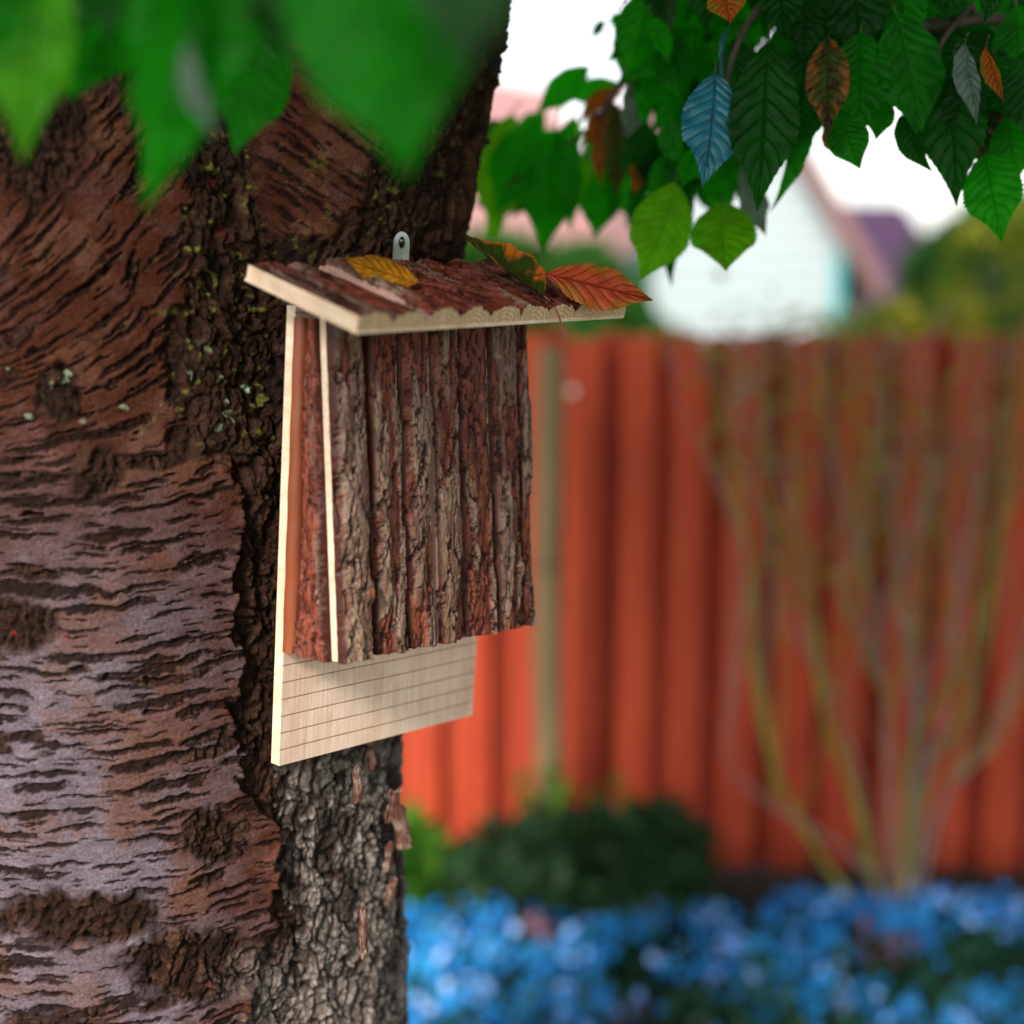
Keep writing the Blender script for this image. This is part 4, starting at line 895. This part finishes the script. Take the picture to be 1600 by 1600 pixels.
# ------------------------------------------------------------------ blue flowers
M['petal'] = mottled('blue_petal', [(.3, (.001, .08, .32)), (.5, (.002, .18, .52)), (.75, (.03, .38, .76))], 9, .6, bs=0)
M['petal_pale'] = mottled('pale_blue_petal', [(.3, (.10, .36, .88)), (.7, (.38, .55, .92))], 9, .6, bs=0)
M['petal_pink'] = mottled('faded_pink_petal', [(.3, (.16, .06, .09)), (.7, (.26, .12, .18))], 9, .6, bs=0)
M['flower_leaf'] = foliage_mat('flower_leaf', (.008, .05, .03), (.02, .11, .05), (.02, .12, .05), tw=.3, scale=12)
gF = np.random.default_rng(12)
FX, FYY = [], []
n = 3100; fx = gF.uniform(-.75, 1.75, n * 2); fy = gF.uniform(2.35, 3.42, n * 2)
dens = fbm(fx * 3.2 + .0 * fy, fy * 5.5 + fx * 1.5, 3, 66); keep = dens > -.22; fx, fy, dens = fx[keep][:n], fy[keep][:n], dens[keep][:n]
fz = .11 + .05 * dens + gF.uniform(-.02, .03, len(fx)) + .03 * sst(3.0, 3.4, fy)
def flowers(sel, size, seed):
    g = np.random.default_rng(seed); V = []; F = []
    for x, y, z in zip(fx[sel], fy[sel], fz[sel]):
        for _ in range(2):
            nv = Vector((g.normal(0, .45), -.55 + g.normal(0, .35), 1)).normalized(); a = nv.cross(Vector((1, 0, 0))).normalized(); b = nv.cross(a)
            c = Vector((x, y, z)) + Vector((g.normal(0, .012), g.normal(0, .012), g.normal(0, .008))); s = size * g.uniform(.75, 1.25); ph = g.uniform(0, 6)
            for k in range(5):
                q = ph + k * 1.2566; base = len(V); d = a * math.cos(q) + b * math.sin(q); e = -a * math.sin(q) + b * math.cos(q)
                V += [c, c + d * s * .55 + e * s * .42 + nv * s * .12, c + d * s + nv * s * .18, c + d * s * .55 - e * s * .42 + nv * s * .12]; F.append((base, base + 1, base + 2, base + 3))
    return mesh_np('blossoms', np.array([tuple(v) for v in V]), np.array(F), False)
cls = gF.random(len(fx)); pinkz = fbm(fx * 2.5, fy * 2.5, 3, 99) + .2 * sst(3.0, 2.6, fy) > .52
m1 = (cls < .87) & ~pinkz; m2 = (cls >= .87) & ~pinkz; m3 = pinkz & (cls < .6); m1 |= pinkz & (cls >= .75)
bed = empty('flower_bed', (.5, 2.9, 0), label='dense bed of small bright blue flowers in front of the red fence', cat='flowers', group=None)
for mm, sz, mt, nm in ((m1, .0125, 'petal', 'blue_blossoms'), (m2, .0135, 'petal_pale', 'pale_blossoms'), (m3, .011, 'petal_pink', 'faded_blossoms')):
    o = link(nm, flowers(mm, sz, 3), bed, mats=M[mt]); o.matrix_parent_inverse = Matrix.Translation(-bed.location); o['kind'] = 'stuff'
n = 15000; lx = gF.uniform(-1.0, 1.9, n); ly = gF.uniform(2.25, 3.5, n); lz = gF.uniform(.0, .13, n) + .03 * fbm(lx * 3, ly * 3, 2, 4)
o = link('leaves', leaf_cloud('flower_leaves', np.stack([lx, ly, lz], -1), .024, 9, .6, 1.9, (0, 0, 1)), bed, mats=M['flower_leaf']); o.matrix_parent_inverse = Matrix.Translation(-bed.location); o['kind'] = 'stuff'

# ------------------------------------------------------------------ neighbouring houses
M['siding'] = mat('white_siding', (.38, .44, .47), .5, .3)
M['teal'] = mat('teal_trim', (.05, .35, .36), .5)
M['glass'] = mat('window_glass', (.05, .07, .09), .08, .8)
M['verge'] = mottled('verge_board', [(.3, (.17, .09, .09)), (.7, (.25, .14, .14))], 3, .7)
M['tiles_pink'] = mottled('clay_tiles', [(.3, (.26, .13, .13)), (.7, (.38, .21, .21))], 2.5, .8)
M['tiles_purple'] = mottled('slate_purple', [(.3, (.035, .016, .045)), (.7, (.065, .030, .07))], 2, .6)
def prism(pts, y0, y1):
    """closed polygon (x, z) pushed from y0 to y1"""
    n = len(pts); V = [(x, y0, z) for x, z in pts] + [(x, y1, z) for x, z in pts]
    F = [tuple(range(n)), tuple(range(2 * n - 1, n - 1, -1))] + [(i, i + n, (i + 1) % n + n, (i + 1) % n) for i in range(n)]
    me = bpy.data.meshes.new('prism'); me.from_pydata(V, [], F); bm = bmesh.new(); bm.from_mesh(me); bmesh.ops.recalc_face_normals(bm, faces=bm.faces); bm.to_mesh(me); bm.free(); return me
def xz(u, v, y):
    a, b = (u - 800) / FPX, (800 - v) / FPX; d = y / (CP + b * SP); return a * d, CZ + (-SP + b * CP) * d
# white gabled house
HY = 13.0
A = xz(985, 420, HY); Bp = xz(1318, 420, HY); ridge = xz(1085, -20, HY)
wh = empty('white_house', ((A[0] + Bp[0]) / 2, HY, 0), label='white boarded house with steep gable and pinkish verge, behind the fence', cat='house')
def hp(name, me, m, parent, root): 
    o = link(name, me, parent, mats=m); o.matrix_parent_inverse = Matrix.Translation(-root.location) if parent is root else Matrix(); return o
eL, eR = A[0], Bp[0]; ez = xz(0, 392, HY)[1]
wall = hp('wall', prism([(eL, 0), (eR, 0), (eR, ez), (ridge[0], ridge[1] - .12), (eL, ez)], HY, HY + 7), M['siding'], wh, wh)
zz = .12
while zz < ez + 1.6:                                   # overlapping boards on the gable face, each one a part
    k0 = 0 if zz < ez else (zz - ez) / (ridge[1] - .12 - ez)
    if k0 >= .93: break
    x0, x1 = eL + (ridge[0] - eL) * k0, eR + (ridge[0] - eR) * k0
    b = hp('siding_board', box_mesh(x0 + .01, x1 - .01, HY - .03, HY - .004, zz, zz + .16, 'siding', 0), M['siding'], wh, wh); zz += .17
for s, ex in ((-1, eL), (1, eR)):
    dx = ex - ridge[0]; dz = ez - ridge[1]; L = math.hypot(dx, dz); ox = (.12 if s < 0 else .55) * dx / L; oz = (.12 if s < 0 else .55) * dz / L
    hp('roof', prism([(ridge[0], ridge[1]), (ex + ox, ez + oz), (ex + ox, ez + oz + .22), (ridge[0], ridge[1] + .24)][::s], HY - .35, HY + 7.3), M['tiles_pink'], wh, wh)
    hp('verge_board', prism([(ridge[0], ridge[1] - .06), (ex + ox, ez + oz - .06), (ex + ox, ez + oz + .20), (ridge[0], ridge[1] + .22)][::s], HY - .40, HY - .352), M['verge'], wh, wh)
w = xz(1019, 460, HY); w2 = xz(1298, 400, HY)
hp('corner_trim', box_mesh(eL - .03, eL + .16, HY - .07, HY - .032, .1, ez - .02, 'trim', 0), M['teal'], wh, wh)
hp('downpipe', box_mesh(eR - .10, eR - .02, HY - .09, HY - .033, .1, ez - .02, 'trim', 0), M['teal'], wh, wh)
# pink tiled house to the left
PY = 17.0
a0 = xz(520, 120, PY); a1 = xz(770, 135, PY); a2 = xz(985, 330, PY); a3 = xz(990, 395, PY)
ph_ = empty('tiled_house', (a1[0] - 2, PY, 0), label='low house with broad pink clay tile roof, left of the white gabled house', cat='house')
ezp = a3[1]; xr = a3[0]
hp('wall', box_mesh(xr - 7.0, xr - .5, PY + .6, PY + 6.0, 0, ezp - .05, 'wall', 0), M['siding'], ph_, ph_)
V = [(xr - 7.6, PY, ezp), (xr, PY, ezp), (a2[0] - .1, PY + 3.4, a1[1] * .62 + a2[1] * .38 + .3), (xr - 7.6, PY + 3.4, a1[1] + 1.3), (xr, PY + 6.6, ezp), (xr - 7.6, PY + 6.6, ezp)]
V[2] = (a1[0] + .75, PY + 3.4, a1[1] + .35)
me = bpy.data.meshes.new('roof'); me.from_pydata(V, [], [(0, 1, 2, 3), (1, 4, 2), (4, 5, 3, 2), (0, 3, 5), (0, 5, 4, 1)]); me.update(); hp('roof', me, M['tiles_pink'], ph_, ph_)
# purple roof farther back
QY = 21.0
q0 = xz(1290, 308, QY); q1 = xz(1500, 312, QY); q2 = xz(1540, 500, QY); q3 = xz(1200, 500, QY)
dh = empty('dark_roof_house', ((q0[0] + q1[0]) / 2, QY, 0), label='house with a dark purple roof behind the white gabled one', cat='house')
hp('wall', box_mesh(q3[0] + .2, q2[0] - .3, QY + .4, QY + 6, 0, q2[1] - .02, 'wall', 0), M['siding'], dh, dh)
me = bpy.data.meshes.new('roof'); me.from_pydata([(q3[0], QY, q3[1]), (q2[0], QY, q2[1]), (q1[0], QY + 3, q1[1] + .05), (q0[0] - .6, QY + 3, q0[1] + .05), (q3[0], QY + 6.4, q3[1]), (q2[0], QY + 6.4, q2[1])], [], [(0, 1, 2, 3), (1, 5, 2), (5, 4, 3, 2), (4, 0, 3), (0, 4, 5, 1)]); me.update(); hp('roof', me, M['tiles_purple'], dh, dh)

# ------------------------------------------------------------------ greenery beyond the fence
def blob_at(u, v, d, ru, rv, n): s = d / FPX; return (g_at(u, v, d), (ru * s, ru * s * .8, rv * s), n)
bush('clipped_hedge', [blob_at(760, 485, 8.2, 110, 85, 2600), blob_at(900, 490, 8.3, 95, 80, 2600), blob_at(600, 470, 8.4, 120, 90, 1500), blob_at(850, 600, 8.3, 240, 120, 1500)], .10, 'hedge', 'green hedge beyond the fence, below the pink tiled roof', 'hedge', 5, 21)
bush('round_tree', [blob_at(1512, 440, 9.5, 84, 82, 3200), blob_at(1530, 500, 9.4, 90, 80, 1800), blob_at(1450, 560, 9.5, 60, 110, 700)], .085, 'far_green', 'dark rounded tree beyond the fence, below the purple roof', 'tree', 4, 23)
bush('yellow_shrub', [blob_at(1560, 440, 6.6, 80, 95, 600), blob_at(1450, 505, 6.4, 95, 40, 330), blob_at(1370, 514, 6.5, 70, 18, 90), blob_at(1620, 400, 6.8, 60, 90, 250)], .055, 'bush_yellow', 'yellow green shrub rising above the right end of the fence', 'shrub', 5, 25)
bush('back_tree', [blob_at(1590, 400, 10.5, 90, 90, 1800)], .09, 'far_green', 'green tree at the right edge behind the yellow shrub', 'tree', 3, 27)
